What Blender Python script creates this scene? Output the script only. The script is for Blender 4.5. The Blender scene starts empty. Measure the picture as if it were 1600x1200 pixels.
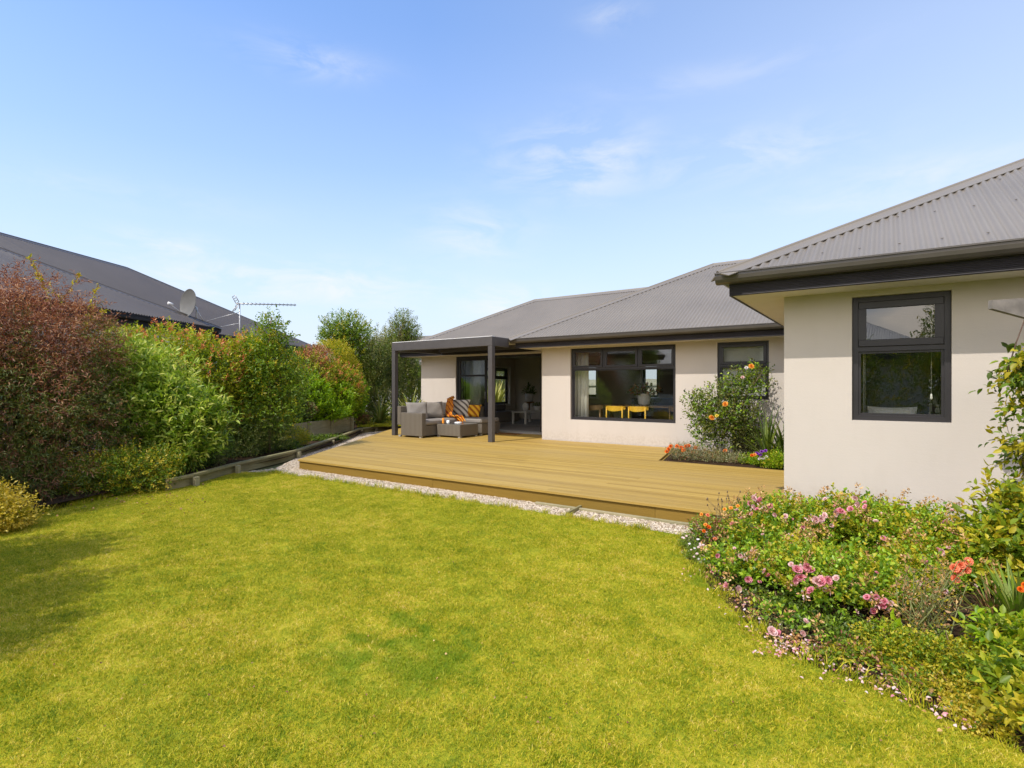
import bpy, math, random
import numpy as np
from mathutils import Vector, Matrix
R = math.radians
random.seed(5)
SC = bpy.context.scene
COL = SC.collection
# ---------------------------------------------------------------- camera frame
CAMZ = 1.284
YAW = R(34.6)
CY, SY = math.cos(YAW), math.sin(YAW)
FOC = 850.0
def W(r, f):                      # right / forward metres -> world x, y
    return (CY*r - SY*f, SY*r + CY*f)
def G(px, py, z=0.0):             # ground hit of a sight line
    f = FOC*(CAMZ - z)/(py - 605.0)
    x, y = W((px-800)*f/FOC, f)
    return (x, y, z)
def P(px, f, py):
    x, y = W((px-800)*f/FOC, f)
    return (x, y, CAMZ + (605-py)/FOC*f)
def PZ(px, f, z):
    x, y = W((px-800)*f/FOC, f)
    return (x, y, z)
LAWN = -0.17
# ---------------------------------------------------------------- object helpers
def tag(o, label=None, cat=None, group=None, kind=None):
    if label: o['label'] = label
    if cat: o['category'] = cat
    if group: o['group'] = group
    if kind: o['kind'] = kind
    return o
def thing(name, label, cat, loc=(0, 0, 0), rz=0.0, group=None):
    o = bpy.data.objects.new(name, None); COL.objects.link(o)
    o.location = loc; o.rotation_euler = (0, 0, rz)
    o.empty_display_size = 0.1
    return tag(o, label, cat, group)
def world_loc(o):
    v = Vector((0, 0, 0))
    while o is not None:
        v = v + o.location; o = o.parent
    return v
def link_mesh(name, me, mats, parent=None, local=False, loc=None):
    for m in (mats if isinstance(mats, (list, tuple)) else [mats]):
        me.materials.append(m)
    o = bpy.data.objects.new(name, me); COL.objects.link(o)
    if parent is not None:
        if not local:
            w = world_loc(parent)
            me.transform(Matrix.Translation(-w))
        o.parent = parent
    if loc is not None: o.location = loc
    return o
class MB:
    def __init__(s): s.v = []; s.f = []; s.m = []; s.smooth = []
    def add(s, vs, fs, mi=0, M=None, sm=False):
        b = len(s.v)
        for p in vs:
            p = Vector(p)
            if M is not None: p = M @ p
            s.v.append(tuple(p))
        for q in fs:
            s.f.append([b+i for i in q]); s.m.append(mi); s.smooth.append(sm)
        return s
    def box(s, x0, x1, y0, y1, z0, z1, mi=0, M=None, bev=0.0):
        if x0 > x1: x0, x1 = x1, x0
        if y0 > y1: y0, y1 = y1, y0
        if z0 > z1: z0, z1 = z1, z0
        if bev <= 0:
            vs = [(x0,y0,z0),(x1,y0,z0),(x1,y1,z0),(x0,y1,z0),(x0,y0,z1),(x1,y0,z1),(x1,y1,z1),(x0,y1,z1)]
            fs = [(0,3,2,1),(4,5,6,7),(0,1,5,4),(1,2,6,5),(2,3,7,6),(3,0,4,7)]
            return s.add(vs, fs, mi, M)
        b = min(bev, (x1-x0)/2.01, (y1-y0)/2.01, (z1-z0)/2.01)
        vs = []; 
        for zz, zi in ((z0, z0+b), (z1, z1-b)):
            pass
        # chamfered box: 24 verts
        idx = {}
        def vert(p):
            if p not in idx: idx[p] = len(vs); vs.append(p)
            return idx[p]
        X = (x0, x1); Y = (y0, y1); Z = (z0, z1)
        def c(i, j, k, ax):
            p = [X[i], Y[j], Z[k]]
            o = [(b if i == 0 else -b), (b if j == 0 else -b), (b if k == 0 else -b)]
            for a in range(3):
                if a != ax: p[a] += o[a]
            return vert((p[0], p[1], p[2]))
        fs = []
        for ax in range(3):
            for side in (0, 1):
                q = []
                for (a, d) in ((0,0),(1,0),(1,1),(0,1)):
                    t = [0,0,0]; t[ax] = side; t[(ax+1)%3] = a; t[(ax+2)%3] = d
                    q.append(c(t[0], t[1], t[2], ax))
                if side == 0: q.reverse()
                fs.append(tuple(q))
        for ax in range(3):       # edges parallel to ax
            a1 = (ax+1)%3; a2 = (ax+2)%3
            for s1 in (0,1):
                for s2 in (0,1):
                    t0 = [0,0,0]; t1 = [0,0,0]
                    t0[ax] = 0; t1[ax] = 1
                    for t in (t0, t1): t[a1] = s1; t[a2] = s2
                    q = (c(*t0, a1), c(*t1, a1), c(*t1, a2), c(*t0, a2))
                    if (s1 + s2) % 2 == 1: q = q[::-1]
                    fs.append(q[::-1])
        for i in (0,1):
            for j in (0,1):
                for k in (0,1):
                    q = (c(i,j,k,0), c(i,j,k,1), c(i,j,k,2))
                    if (i+j+k) % 2 == 0: q = q[::-1]
                    fs.append(q[::-1])
        return s.add(vs, fs, mi, M)
    def tube(s, pts, rad, n=8, mi=0, cap=True, sm=True, M=None):
        pts = [Vector(p) for p in pts]
        if not isinstance(rad, (list, tuple)): rad = [rad]*len(pts)
        vs = []; fs = []
        up = Vector((0, 0, 1))
        prev = None
        for i, p in enumerate(pts):
            d = (pts[min(i+1, len(pts)-1)] - pts[max(i-1, 0)]).normalized()
            a = prev if prev is not None else (up if abs(d.z) < .9 else Vector((1, 0, 0)))
            e = (a - d*a.dot(d))
            if e.length < 1e-5: e = Vector((1,0,0)).cross(d)
            e.normalize(); g = d.cross(e); prev = e
            for k in range(n):
                t = 2*math.pi*k/n
                vs.append(p + (e*math.cos(t) + g*math.sin(t))*rad[i])
        for i in range(len(pts)-1):
            for k in range(n):
                fs.append((i*n+k, i*n+(k+1)%n, (i+1)*n+(k+1)%n, (i+1)*n+k))
        if cap:
            fs.append(tuple(range(n-1, -1, -1))); fs.append(tuple((len(pts)-1)*n+k for k in range(n)))
        return s.add(vs, fs, mi, M, sm)
    def lathe(s, prof, c=(0,0,0), n=24, mi=0, sm=True, M=None):
        vs = []; fs = []
        for (r, z) in prof:
            for k in range(n):
                t = 2*math.pi*k/n
                vs.append((c[0]+r*math.cos(t), c[1]+r*math.sin(t), c[2]+z))
        for i in range(len(prof)-1):
            for k in range(n):
                fs.append((i*n+k, i*n+(k+1)%n, (i+1)*n+(k+1)%n, (i+1)*n+k))
        fs.append(tuple(range(n-1, -1, -1))); fs.append(tuple((len(prof)-1)*n+k for k in range(n)))
        return s.add(vs, fs, mi, M, sm)
    def extrude(s, prof, A, B, side, mi=0):
        """profile (o,h) swept from A to B; o along 'side', h up."""
        A = Vector(A); B = Vector(B); side = Vector(side).normalized(); n = len(prof)
        vs = [A + side*o + Vector((0,0,h)) for o, h in prof] + [B + side*o + Vector((0,0,h)) for o, h in prof]
        fs = [(k, (k+1)%n, n+(k+1)%n, n+k) for k in range(n)]
        fs += [tuple(range(n-1,-1,-1)), tuple(range(n, 2*n))]
        return s.add(vs, fs, mi)
    def poly(s, pts, mi=0): return s.add(pts, [tuple(range(len(pts)))], mi)
    def prism(s, xy, z0, z1, mi=0):
        n = len(xy)
        vs = [(x,y,z0) for x,y in xy] + [(x,y,z1) for x,y in xy]
        fs = [tuple(range(n-1,-1,-1)), tuple(range(n,2*n))] + [(k,(k+1)%n,n+(k+1)%n,n+k) for k in range(n)]
        return s.add(vs, fs, mi)
    def build(s, name, mats, parent=None, local=False):
        me = bpy.data.meshes.new(name)
        me.from_pydata(s.v, [], s.f)
        me.polygons.foreach_set('material_index', s.m)
        me.polygons.foreach_set('use_smooth', s.smooth)
        me.update()
        return link_mesh(name, me, mats, parent, local)
def structure(name, mb, mat):
    o = mb.build(name, mat); o['kind'] = 'structure'; return o
# ---------------------------------------------------------------- materials
def newmat(name):
    m = bpy.data.materials.new(name); m.use_nodes = True
    nt = m.node_tree; nt.nodes.clear()
    out = nt.nodes.new('ShaderNodeOutputMaterial')
    return m, nt, out
def nd(nt, t, **kw):
    n = nt.nodes.new(t)
    for k, v in kw.items():
        if hasattr(n, k): setattr(n, k, v)
        else: n.inputs[k].default_value = v
    return n
def L(nt, a, b): nt.links.new(a, b)
def ramp(nt, fac, stops):
    r = nt.nodes.new('ShaderNodeValToRGB')
    e = r.color_ramp.elements
    while len(e) < len(stops): e.new(0.5)
    for i, (p, c) in enumerate(stops):
        e[i].position = p; e[i].color = (*c, 1)
    L(nt, fac, r.inputs[0]); return r.outputs[0]
def pos(nt): return nt.nodes.new('ShaderNodeNewGeometry').outputs['Position']
def objco(nt): return nt.nodes.new('ShaderNodeTexCoord').outputs['Object']
def noise(nt, co, scale, detail=3, rough=.5, vec=None):
    if vec is not None:
        mp = nt.nodes.new('ShaderNodeMapping'); mp.inputs['Scale'].default_value = vec
        L(nt, co, mp.inputs[0]); co = mp.outputs[0]
    n = nd(nt, 'ShaderNodeTexNoise'); n.inputs['Scale'].default_value = scale
    n.inputs['Detail'].default_value = detail; n.inputs['Roughness'].default_value = rough
    L(nt, co, n.inputs['Vector']); return n.outputs['Fac']
def mixc(nt, fac, a, b, blend='MIX'):
    m = nt.nodes.new('ShaderNodeMix'); m.data_type = 'RGBA'; m.blend_type = blend
    for s, v in ((m.inputs[0], fac), (m.inputs[6], a), (m.inputs[7], b)):
        if isinstance(v, (int, float)): s.default_value = v
        elif isinstance(v, tuple): s.default_value = (*v, 1)
        else: L(nt, v, s)
    return m.outputs[2]
def math_(nt, op, a, b=0.0):
    m = nt.nodes.new('ShaderNodeMath'); m.operation = op
    for s, v in ((m.inputs[0], a), (m.inputs[1], b)):
        if isinstance(v, (int, float)): s.default_value = v
        else: L(nt, v, s)
    return m.outputs[0]
def bump(nt, h, dist, strength=1.0):
    b = nt.nodes.new('ShaderNodeBump'); b.inputs['Distance'].default_value = dist
    b.inputs['Strength'].default_value = strength
    L(nt, h, b.inputs['Height']); return b.outputs[0]
def pbr(nt, out, col, rough=.6, metal=0, normal=None, spec=.5):
    p = nt.nodes.new('ShaderNodeBsdfPrincipled')
    if isinstance(col, tuple): p.inputs['Base Color'].default_value = (*col, 1)
    else: L(nt, col, p.inputs['Base Color'])
    if isinstance(rough, (int, float)): p.inputs['Roughness'].default_value = rough
    else: L(nt, rough, p.inputs['Roughness'])
    p.inputs['Metallic'].default_value = metal
    p.inputs['Specular IOR Level'].default_value = spec
    if normal is not None: L(nt, normal, p.inputs['Normal'])
    L(nt, p.outputs[0], out.inputs[0]); return p
def simple(name, col, rough=.6, metal=0, var=.12, nscale=6, bumpd=0.0, bscale=120, spec=.5):
    m, nt, out = newmat(name); co = objco(nt)
    n = noise(nt, co, nscale, 4)
    lo = tuple(c*(1-var) for c in col); hi = tuple(min(1, c*(1+var)) for c in col)
    c = ramp(nt, n, [(.3, lo), (.7, hi)])
    nr = bump(nt, noise(nt, co, bscale, 3), bumpd) if bumpd else None
    pbr(nt, out, c, rough, metal, nr, spec); return m
def leafmat(name, stops, rough=.45, trans=.3, tboost=(1.15, 1.25, .6), spec=.4):
    if tboost == (1.15, 1.25, .6) and 'petal' not in name: stops = [(p, (min(.9, c[0]*1.32), min(.9, c[1]*1.12), c[2]*.8)) for p, c in stops]
    m, nt, out = newmat(name)
    g = nt.nodes.new('ShaderNodeNewGeometry')
    n = noise(nt, g.outputs['Position'], 2.2, 2)
    f = math_(nt, 'ADD', math_(nt, 'MULTIPLY', g.outputs['Random Per Island'], .75), math_(nt, 'MULTIPLY', math_(nt, 'SUBTRACT', n, .25), .5))
    c = ramp(nt, f, stops)
    p = nt.nodes.new('ShaderNodeBsdfPrincipled'); L(nt, c, p.inputs['Base Color'])
    p.inputs['Roughness'].default_value = rough; p.inputs['Specular IOR Level'].default_value = spec
    t = nt.nodes.new('ShaderNodeBsdfTranslucent')
    L(nt, mixc(nt, 1.0, c, tboost, 'MULTIPLY'), t.inputs['Color'])
    mx = nt.nodes.new('ShaderNodeMixShader'); mx.inputs[0].default_value = trans
    L(nt, p.outputs[0], mx.inputs[1]); L(nt, t.outputs[0], mx.inputs[2]); L(nt, mx.outputs[0], out.inputs[0])
    return m
def glassmat(name, ior=1.6, tint=(.82, .86, .84)):
    m, nt, out = newmat(name)
    g = nt.nodes.new('ShaderNodeNewGeometry'); dt = nt.nodes.new('ShaderNodeVectorMath'); dt.operation = 'DOT_PRODUCT'
    L(nt, g.outputs['Normal'], dt.inputs[0]); L(nt, g.outputs['Incoming'], dt.inputs[1])
    f0 = ((ior-1)/(ior+1))**2
    sch = math_(nt, 'POWER', math_(nt, 'SUBTRACT', 1.0, math_(nt, 'ABSOLUTE', dt.outputs['Value'])), 5.0)
    fr = math_(nt, 'ADD', math_(nt, 'MULTIPLY', sch, 1-f0), f0)
    tr = nt.nodes.new('ShaderNodeBsdfTransparent'); tr.inputs[0].default_value = (*tint, 1)
    gl = nt.nodes.new('ShaderNodeBsdfGlossy'); gl.inputs['Roughness'].default_value = 0.0
    gl.inputs['Color'].default_value = (.95, .97, 1, 1)
    nb = bump(nt, noise(nt, objco(nt), 1.3, 1), .002, .6); L(nt, nb, gl.inputs['Normal'])
    mx = nt.nodes.new('ShaderNodeMixShader')
    L(nt, fr, mx.inputs[0]); L(nt, tr.outputs[0], mx.inputs[1]); L(nt, gl.outputs[0], mx.inputs[2])
    L(nt, mx.outputs[0], out.inputs[0]); return m

M = {}
def mk_plaster():
    m, nt, out = newmat('plaster'); co = pos(nt)
    n1 = noise(nt, co, .9, 4); n2 = noise(nt, co, 60, 4, .7); n3 = noise(nt, co, 9, 3, .6, (1, 1, 5))
    c = ramp(nt, n1, [(.3, (.550, .502, .462)), (.7, (.590, .537, .494))])
    c = mixc(nt, math_(nt, 'MULTIPLY', n3, .10), c, (.46, .42, .37))
    sz = nt.nodes.new('ShaderNodeSeparateXYZ'); L(nt, co, sz.inputs[0])
    st = noise(nt, co, 5, 4, .6, (1, 1, .25))
    dirt = math_(nt, 'MULTIPLY', ramp(nt, math_(nt, 'ADD', sz.outputs[2], math_(nt, 'MULTIPLY', st, -.25)), [(.0, (.28,)*3), (.16, (0,)*3)]), ramp(nt, noise(nt, co, 30, 4, .7), [(.4, (0,)*3), (.7, (1,)*3)]))
    c = mixc(nt, dirt, c, (.26, .19, .12))
    c = mixc(nt, ramp(nt, st, [(.5, (0,)*3), (.8, (.16,)*3)]), c, (.44, .39, .33))
    h = math_(nt, 'ADD', n2, math_(nt, 'MULTIPLY', n3, .5))
    pbr(nt, out, c, .85, 0, bump(nt, h, .0022, .45), .2); return m
M['plaster'] = mk_plaster()
M['soffit'] = simple('soffit_paint', (.62, .59, .53), .7, var=.03)
def mk_roof(name, base):
    m, nt, out = newmat(name); co = pos(nt)
    n1 = noise(nt, co, .7, 3); n2 = noise(nt, co, 25, 4, .7)
    lo = tuple(x*.90 for x in base); hi = tuple(x*1.08 for x in base)
    c = ramp(nt, n1, [(.3, lo), (.7, hi)])
    c = mixc(nt, ramp(nt, n2, [(.55, (0,0,0)), (.8, (.25,.25,.25))]), c, tuple(x*.7 for x in base))
    pbr(nt, out, c, .42, .0, bump(nt, n2, .0006), .45); return m
M['roof'] = mk_roof('roof_steel', (.198, .174, .145))
M['roof2'] = mk_roof('dark_roof_steel', (.082, .069, .058))
M['dark_metal'] = simple('dark_coated_metal', (.045, .043, .045), .35, var=.1)
M['gutter'] = simple('gutter_steel', (.085, .076, .070), .28, var=.1)
M['fascia'] = None
def mk_fascia():
    m, nt, out = newmat('fascia_board'); co = pos(nt)
    w = nt.nodes.new('ShaderNodeTexWave'); w.bands_direction = 'Z'; w.inputs['Scale'].default_value = 22
    L(nt, co, w.inputs[0])
    pbr(nt, out, ramp(nt, noise(nt, co, 3), [(.3, (.016,.014,.02)), (.7, (.024,.021,.028))]), .5, 0, bump(nt, w.outputs['Fac'], .006)); return m
M['fascia'] = mk_fascia()
M['frame'] = simple('window_aluminium', (.026, .024, .028), .38, var=.08)
M['pergola'] = simple('pergola_aluminium', (.075, .069, .069), .42, var=.08)
M['louvre'] = simple('louvre_blade', (.45, .44, .43), .5, var=.06)
M['glass'] = glassmat('window_glass', 2.15, (.9, .92, .9))
M['white'] = simple('white_paint', (.78, .76, .72), .5, var=.03)
M['white_metal'] = simple('white_metal', (.8, .8, .8), .3, var=.03)
M['silver'] = simple('galvanised_steel', (.5, .5, .5), .4, .6, var=.1)
M['dish'] = simple('dish_coating', (.13, .13, .125), .5, var=.1)
M['room_wall'] = simple('room_wall', (.52, .47, .40), .85, var=.03)
M['room_ceiling'] = simple('room_ceiling', (.6, .58, .54), .9, var=.02)
M['room_floor'] = simple('room_carpet', (.22, .20, .18), .95, var=.15, nscale=40, bumpd=.003)
def mk_deck(name, lo, mid, hi, grey):
    m, nt, out = newmat(name); g = nt.nodes.new('ShaderNodeNewGeometry'); co = g.outputs['Position']
    rnd = g.outputs['Random Per Island']
    cmb = nt.nodes.new('ShaderNodeVectorMath'); cmb.operation = 'ADD'
    cx = nt.nodes.new('ShaderNodeCombineXYZ'); L(nt, math_(nt, 'MULTIPLY', rnd, 40), cx.inputs[0])
    L(nt, co, cmb.inputs[0]); L(nt, cx.outputs[0], cmb.inputs[1])
    grain = noise(nt, cmb.outputs[0], 1.6, 6, .65, (.9, 26, 26))
    big = noise(nt, co, .55, 3, .55, (.5, 1.6, 1))
    f = math_(nt, 'ADD', math_(nt, 'MULTIPLY', grain, .65), math_(nt, 'MULTIPLY', rnd, .38))
    c = ramp(nt, f, [(.15, lo), (.5, mid), (.92, hi)])
    c = mixc(nt, ramp(nt, big, [(.42, (0,0,0)), (.72, (.6,.6,.6))]), c, grey)
    w = nt.nodes.new('ShaderNodeTexWave'); w.bands_direction = 'Y'; w.inputs['Scale'].default_value = 13
    L(nt, co, w.inputs[0])
    h = math_(nt, 'ADD', w.outputs['Fac'], grain)
    pbr(nt, out, c, .62, 0, bump(nt, h, .0022), .3); return m
M['deck'] = mk_deck('deck_timber', (.24, .145, .028), (.40, .258, .055), (.52, .35, .09), (.39, .27, .095))
M['deck_fascia'] = mk_deck('deck_fascia_timber', (.17, .095, .012), (.24, .145, .022), (.30, .19, .04), (.20, .135, .03))
def mk_timber(name, a, b):
    m, nt, out = newmat(name); co = pos(nt)
    n = noise(nt, co, 3, 5, .65, (1, 1, 9)); n2 = noise(nt, co, 1.2, 3)
    c = mixc(nt, n2, ramp(nt, n, [(.3, a), (.7, b)]), (.16, .17, .08))
    pbr(nt, out, c, .8, 0, bump(nt, n, .004), .2); return m
M['timber'] = mk_timber('weathered_timber', (.20, .15, .07), (.46, .37, .20))
M['timber_pale'] = mk_timber('pale_sleeper', (.34, .27, .16), (.6, .5, .34))
M['bark'] = simple('bark', (.16, .11, .07), .9, var=.35, nscale=18, bumpd=.01, bscale=40)
M['twig'] = simple('twig', (.25, .16, .08), .8, var=.3, nscale=18)
M['green_stem'] = simple('green_stem', (.17, .18, .05), .6, var=.3, nscale=18)
def mk_soil():
    m, nt, out = newmat('soil'); co = pos(nt)
    n = noise(nt, co, 28, 6, .75); n2 = noise(nt, co, 90, 3)
    c = ramp(nt, n, [(.3, (.03, .018, .01)), (.6, (.085, .05, .028)), (.8, (.17, .11, .07))])
    pbr(nt, out, c, .95, 0, bump(nt, math_(nt, 'ADD', n, n2), .03), .1); return m
M['soil'] = mk_soil()
def mk_gravel():
    m, nt, out = newmat('gravel_bed'); co = pos(nt)
    v = nt.nodes.new('ShaderNodeTexVoronoi'); v.inputs['Scale'].default_value = 70; L(nt, co, v.inputs['Vector'])
    c = ramp(nt, v.outputs['Distance'], [(.0, (.62, .55, .46)), (.5, (.4, .33, .26)), (.8, (.1, .08, .06))])
    pbr(nt, out, c, .9, 0, bump(nt, v.outputs['Distance'], -.01), .2); return m
M['gravel'] = mk_gravel()
def mk_pebble():
    m, nt, out = newmat('pebble')
    oi = nt.nodes.new('ShaderNodeObjectInfo'); g = nt.nodes.new('ShaderNodeNewGeometry')
    f = math_(nt, 'FRACT', math_(nt, 'ADD', oi.outputs['Random'], g.outputs['Random Per Island']))
    c = ramp(nt, f, [(0, (.16, .10, .055)), (.2, (.38, .29, .19)), (.5, (.60, .50, .38)), (1, (.80, .72, .60))])
    pbr(nt, out, c, .6, spec=.3); return m
M['pebble'] = mk_pebble()
def mk_grass(name, ground=False):
    m, nt, out = newmat(name)
    g = nt.nodes.new('ShaderNodeNewGeometry'); oi = nt.nodes.new('ShaderNodeObjectInfo'); co = g.outputs['Position']
    big = noise(nt, co, .9, 5, .6); mid = noise(nt, co, 5.5, 4, .6); cl = noise(nt, co, .33, 3, .5)
    rnd = math_(nt, 'FRACT', math_(nt, 'ADD', oi.outputs['Random'], g.outputs['Random Per Island'])) if not ground else noise(nt, co, 220, 2)
    # dryness: larger = straw yellow
    f = math_(nt, 'ADD', math_(nt, 'MULTIPLY', big, .44), math_(nt, 'MULTIPLY', mid, .52))
    f = math_(nt, 'ADD', f, math_(nt, 'MULTIPLY', rnd, .52))
    hf = noise(nt, co, 38, 3, .7)
    f = math_(nt, 'ADD', f, math_(nt, 'MULTIPLY', hf, .85))
    f = math_(nt, 'SUBTRACT', f, .715)
    c = ramp(nt, f, [(.10, (.09, .18, .005)), (.30, (.24, .32, .007)), (.48, (.49, .46, .012)), (.66, (.70, .56, .05)), (.86, (.88, .68, .25))])
    md_ = nt.nodes.new('ShaderNodeVectorMath'); md_.operation = 'DOT_PRODUCT'; L(nt, co, md_.inputs[0]); md_.inputs[1].default_value = (.316*6.6, .949*6.6, 0)
    band = math_(nt, 'SINE', math_(nt, 'ADD', md_.outputs['Value'], math_(nt, 'MULTIPLY', big, 2.0)))
    c = mixc(nt, math_(nt, 'ADD', math_(nt, 'MULTIPLY', band, .07), .07), c, (.62, .62, .05))
    # two small lusher patches of clover where the photo shows them
    for (px, py, rad) in ((655, 1035, .38), (535, 1020, .2), (1105, 905, .22), (620, 975, .14)):
        x, y, z = G(px, py, LAWN)
        vm = nt.nodes.new('ShaderNodeVectorMath'); vm.operation = 'DISTANCE'; L(nt, co, vm.inputs[0]); vm.inputs[1].default_value = (x, y, LAWN)
        d = math_(nt, 'ADD', vm.outputs['Value'], math_(nt, 'MULTIPLY', math_(nt, 'SUBTRACT', mid, .5), 1.1))
        k = ramp(nt, math_(nt, 'DIVIDE', d, rad*2), [(.15, (.55,)*3), (.55, (0, 0, 0))])
        c = mixc(nt, k, c, (.20, .32, .01))
    if ground:
        c = mixc(nt, .35, c, (.16, .13, .03))
        pbr(nt, out, c, .9, 0, bump(nt, noise(nt, co, 160, 3), .01), .1); return m
    p = nt.nodes.new('ShaderNodeBsdfPrincipled'); L(nt, c, p.inputs['Base Color']); p.inputs['Roughness'].default_value = .55
    p.inputs['Specular IOR Level'].default_value = .25
    t = nt.nodes.new('ShaderNodeBsdfTranslucent'); L(nt, c, t.inputs['Color'])
    mx = nt.nodes.new('ShaderNodeMixShader'); mx.inputs[0].default_value = .3
    L(nt, p.outputs[0], mx.inputs[1]); L(nt, t.outputs[0], mx.inputs[2]); L(nt, mx.outputs[0], out.inputs[0]); return m
M['grass'] = mk_grass('grass_blade'); M['turf'] = mk_grass('turf_ground', True)
def mk_wicker():
    m, nt, out = newmat('wicker'); co = objco(nt)
    b = nt.nodes.new('ShaderNodeTexNoise'); 
    w1 = nt.nodes.new('ShaderNodeTexWave'); w1.bands_direction = 'Z'; w1.inputs['Scale'].default_value = 24; L(nt, co, w1.inputs[0])
    w2 = nt.nodes.new('ShaderNodeTexWave'); w2.bands_direction = 'DIAGONAL'; w2.inputs['Scale'].default_value = 14
    mp = nt.nodes.new('ShaderNodeMapping'); mp.inputs['Scale'].default_value = (1, 1, .0); L(nt, co, mp.inputs[0]); L(nt, mp.outputs[0], w2.inputs[0])
    h = math_(nt, 'MULTIPLY', w1.outputs['Fac'], w2.outputs['Fac'])
    c = ramp(nt, h, [(0, (.10, .085, .065)), (.6, (.235, .205, .165)), (1, (.29, .26, .215))])
    pbr(nt, out, c, .6, 0, bump(nt, h, .004), .3); return m
M['wicker'] = mk_wicker()
M['cushion'] = simple('grey_cushion_fabric', (.235, .215, .195), .9, var=.1, nscale=60, bumpd=.001, bscale=300)
M['cushion_light'] = simple('light_cushion_fabric', (.35, .32, .29), .9, var=.1, nscale=60, bumpd=.001, bscale=300)
def stripes(name, a, b, c2, scale, axis='X', dist=0):
    m, nt, out = newmat(name); co = objco(nt)
    w = nt.nodes.new('ShaderNodeTexWave'); w.bands_direction = axis; w.inputs['Scale'].default_value = scale
    w.inputs['Distortion'].default_value = dist
    L(nt, co, w.inputs[0])
    r = nt.nodes.new('ShaderNodeValToRGB'); r.color_ramp.interpolation = 'CONSTANT'
    e = r.color_ramp.elements; e[0].position = 0; e[0].color = (*a, 1); e[1].position = .30; e[1].color = (*b, 1)
    q = e.new(.8); q.color = (*c2, 1)
    L(nt, w.outputs['Fac'], r.inputs[0]); pbr(nt, out, r.outputs[0], .9, 0, bump(nt, noise(nt, co, 250, 2), .001), .1); return m
M['stripe'] = stripes('striped_cushion', (.13, .11, .10), (.62, .57, .52), (.7, .66, .6), 3.2, 'DIAGONAL')
M['yellow_stripe'] = stripes('yellow_cushion', (.35, .10, .02), (.75, .38, .02), (.8, .46, .05), 3.0, 'DIAGONAL')
M['throw'] = stripes('orange_throw', (.28, .05, .02), (.75, .33, .02), (.45, .13, .03), 3.5, 'DIAGONAL', 3)
M['orange'] = simple('orange_glass', (.8, .30, .03), .3)
M['ceramic'] = simple('white_ceramic', (.8, .8, .8), .2, var=.02)
M['chair_yellow'] = simple('yellow_wood', (.85, .50, .04), .4, var=.12)
M['oak'] = simple('oak', (.32, .20, .09), .5, var=.2)
M['curtain'] = simple('curtain_linen', (.72, .71, .66), .9, var=.06, nscale=20)
M['blind'] = simple('roller_blind', (.55, .54, .52), .9, var=.03)
M['mat_coir'] = stripes('coir_mat', (.18, .10, .04), (.35, .16, .05), (.12, .07, .03), 6, 'X', 2)
M['fence_pale'] = mk_timber('pale_fence_board', (.6, .58, .5), (.75, .72, .65))
M['rope'] = simple('brown_cord', (.10, .06, .04), .8)
M['rug'] = simple('pale_rug', (.3, .28, .26), .95, var=.2, nscale=12)
# foliage materials
def lm(name, *cols, **kw):
    n = len(cols); M[name] = leafmat(name, [(.05 + .9*i/max(1, n-1), c) for i, c in enumerate(cols)], **kw)
lm('red_brown_leaf', (.12, .04, .028), (.27, .10, .055), (.44, .21, .10), (.60, .38, .19), trans=.25, tboost=(1.2, .8, .6))
lm('rust_leaf', (.12, .05, .02), (.25, .11, .05), (.38, .2, .1), trans=.25, tboost=(1.2, .9, .6))
lm('feather_green', (.035, .06, .01), (.075, .12, .02), (.18, .20, .05), trans=.25)
lm('willow_leaf', (.13, .24, .035), (.22, .36, .05), (.36, .48, .10), (.56, .60, .24), trans=.4)
lm('photinia_green', (.08, .15, .012), (.18, .28, .018), (.34, .42, .03), (.50, .46, .05), trans=.38)
lm('photinia_red', (.50, .11, .05), (.68, .24, .09), (.74, .40, .14), trans=.35, tboost=(1.2, .9, .7))
lm('mid_green', (.055, .12, .012), (.12, .23, .02), (.24, .36, .035), trans=.38)
lm('dark_green', (.025, .055, .01), (.065, .12, .018), (.14, .20, .035), trans=.25)
lm('bright_green', (.09, .21, .008), (.20, .38, .012), (.34, .52, .02), trans=.4)
lm('yellow_green', (.19, .22, .012), (.36, .36, .025), (.52, .46, .05), trans=.4)
lm('golden_leaf', (.42, .30, .02), (.65, .50, .05), (.72, .60, .12), trans=.35, tboost=(1.1, 1.0, .5))
lm('olive_leaf', (.06, .085, .025), (.13, .16, .05), (.24, .26, .10), trans=.3)
lm('grey_leaf', (.16, .20, .14), (.28, .33, .25), (.42, .46, .38), trans=.2)
lm('rose_leaf', (.05, .13, .012), (.12, .26, .02), (.25, .44, .035), (.38, .54, .06), trans=.35, rough=.35)
lm('spent_flower', (.36, .17, .05), (.66, .38, .13), (.84, .60, .30), trans=.3, tboost=(1, .9, .7))
lm('dry_leaf', (.10, .055, .03), (.26, .16, .09), (.42, .30, .19), trans=.2)
lm('pink_petal', (.72, .20, .28), (.82, .34, .42), (.88, .55, .58), trans=.3, tboost=(1, .8, .8))
lm('pale_pink_petal', (.80, .45, .44), (.85, .60, .58), (.88, .74, .70), trans=.3, tboost=(1, .9, .9))
lm('coral_petal', (.78, .16, .07), (.85, .28, .13), (.9, .4, .25), trans=.3, tboost=(1, .8, .8))
lm('orange_petal', (.85, .28, .02), (.9, .42, .05), (.92, .55, .15), trans=.3, tboost=(1, .9, .8))
lm('red_orange_petal', (.6, .06, .01), (.85, .17, .015), (.9, .3, .02), trans=.3, tboost=(1, .9, .8))
lm('purple_petal', (.16, .02, .3), (.28, .06, .5), (.4, .12, .6), trans=.3, tboost=(1, 1, 1))
lm('yellow_petal', (.8, .6, .03), (.9, .75, .1), (.9, .8, .3), trans=.3, tboost=(1, 1, .8))
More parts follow.
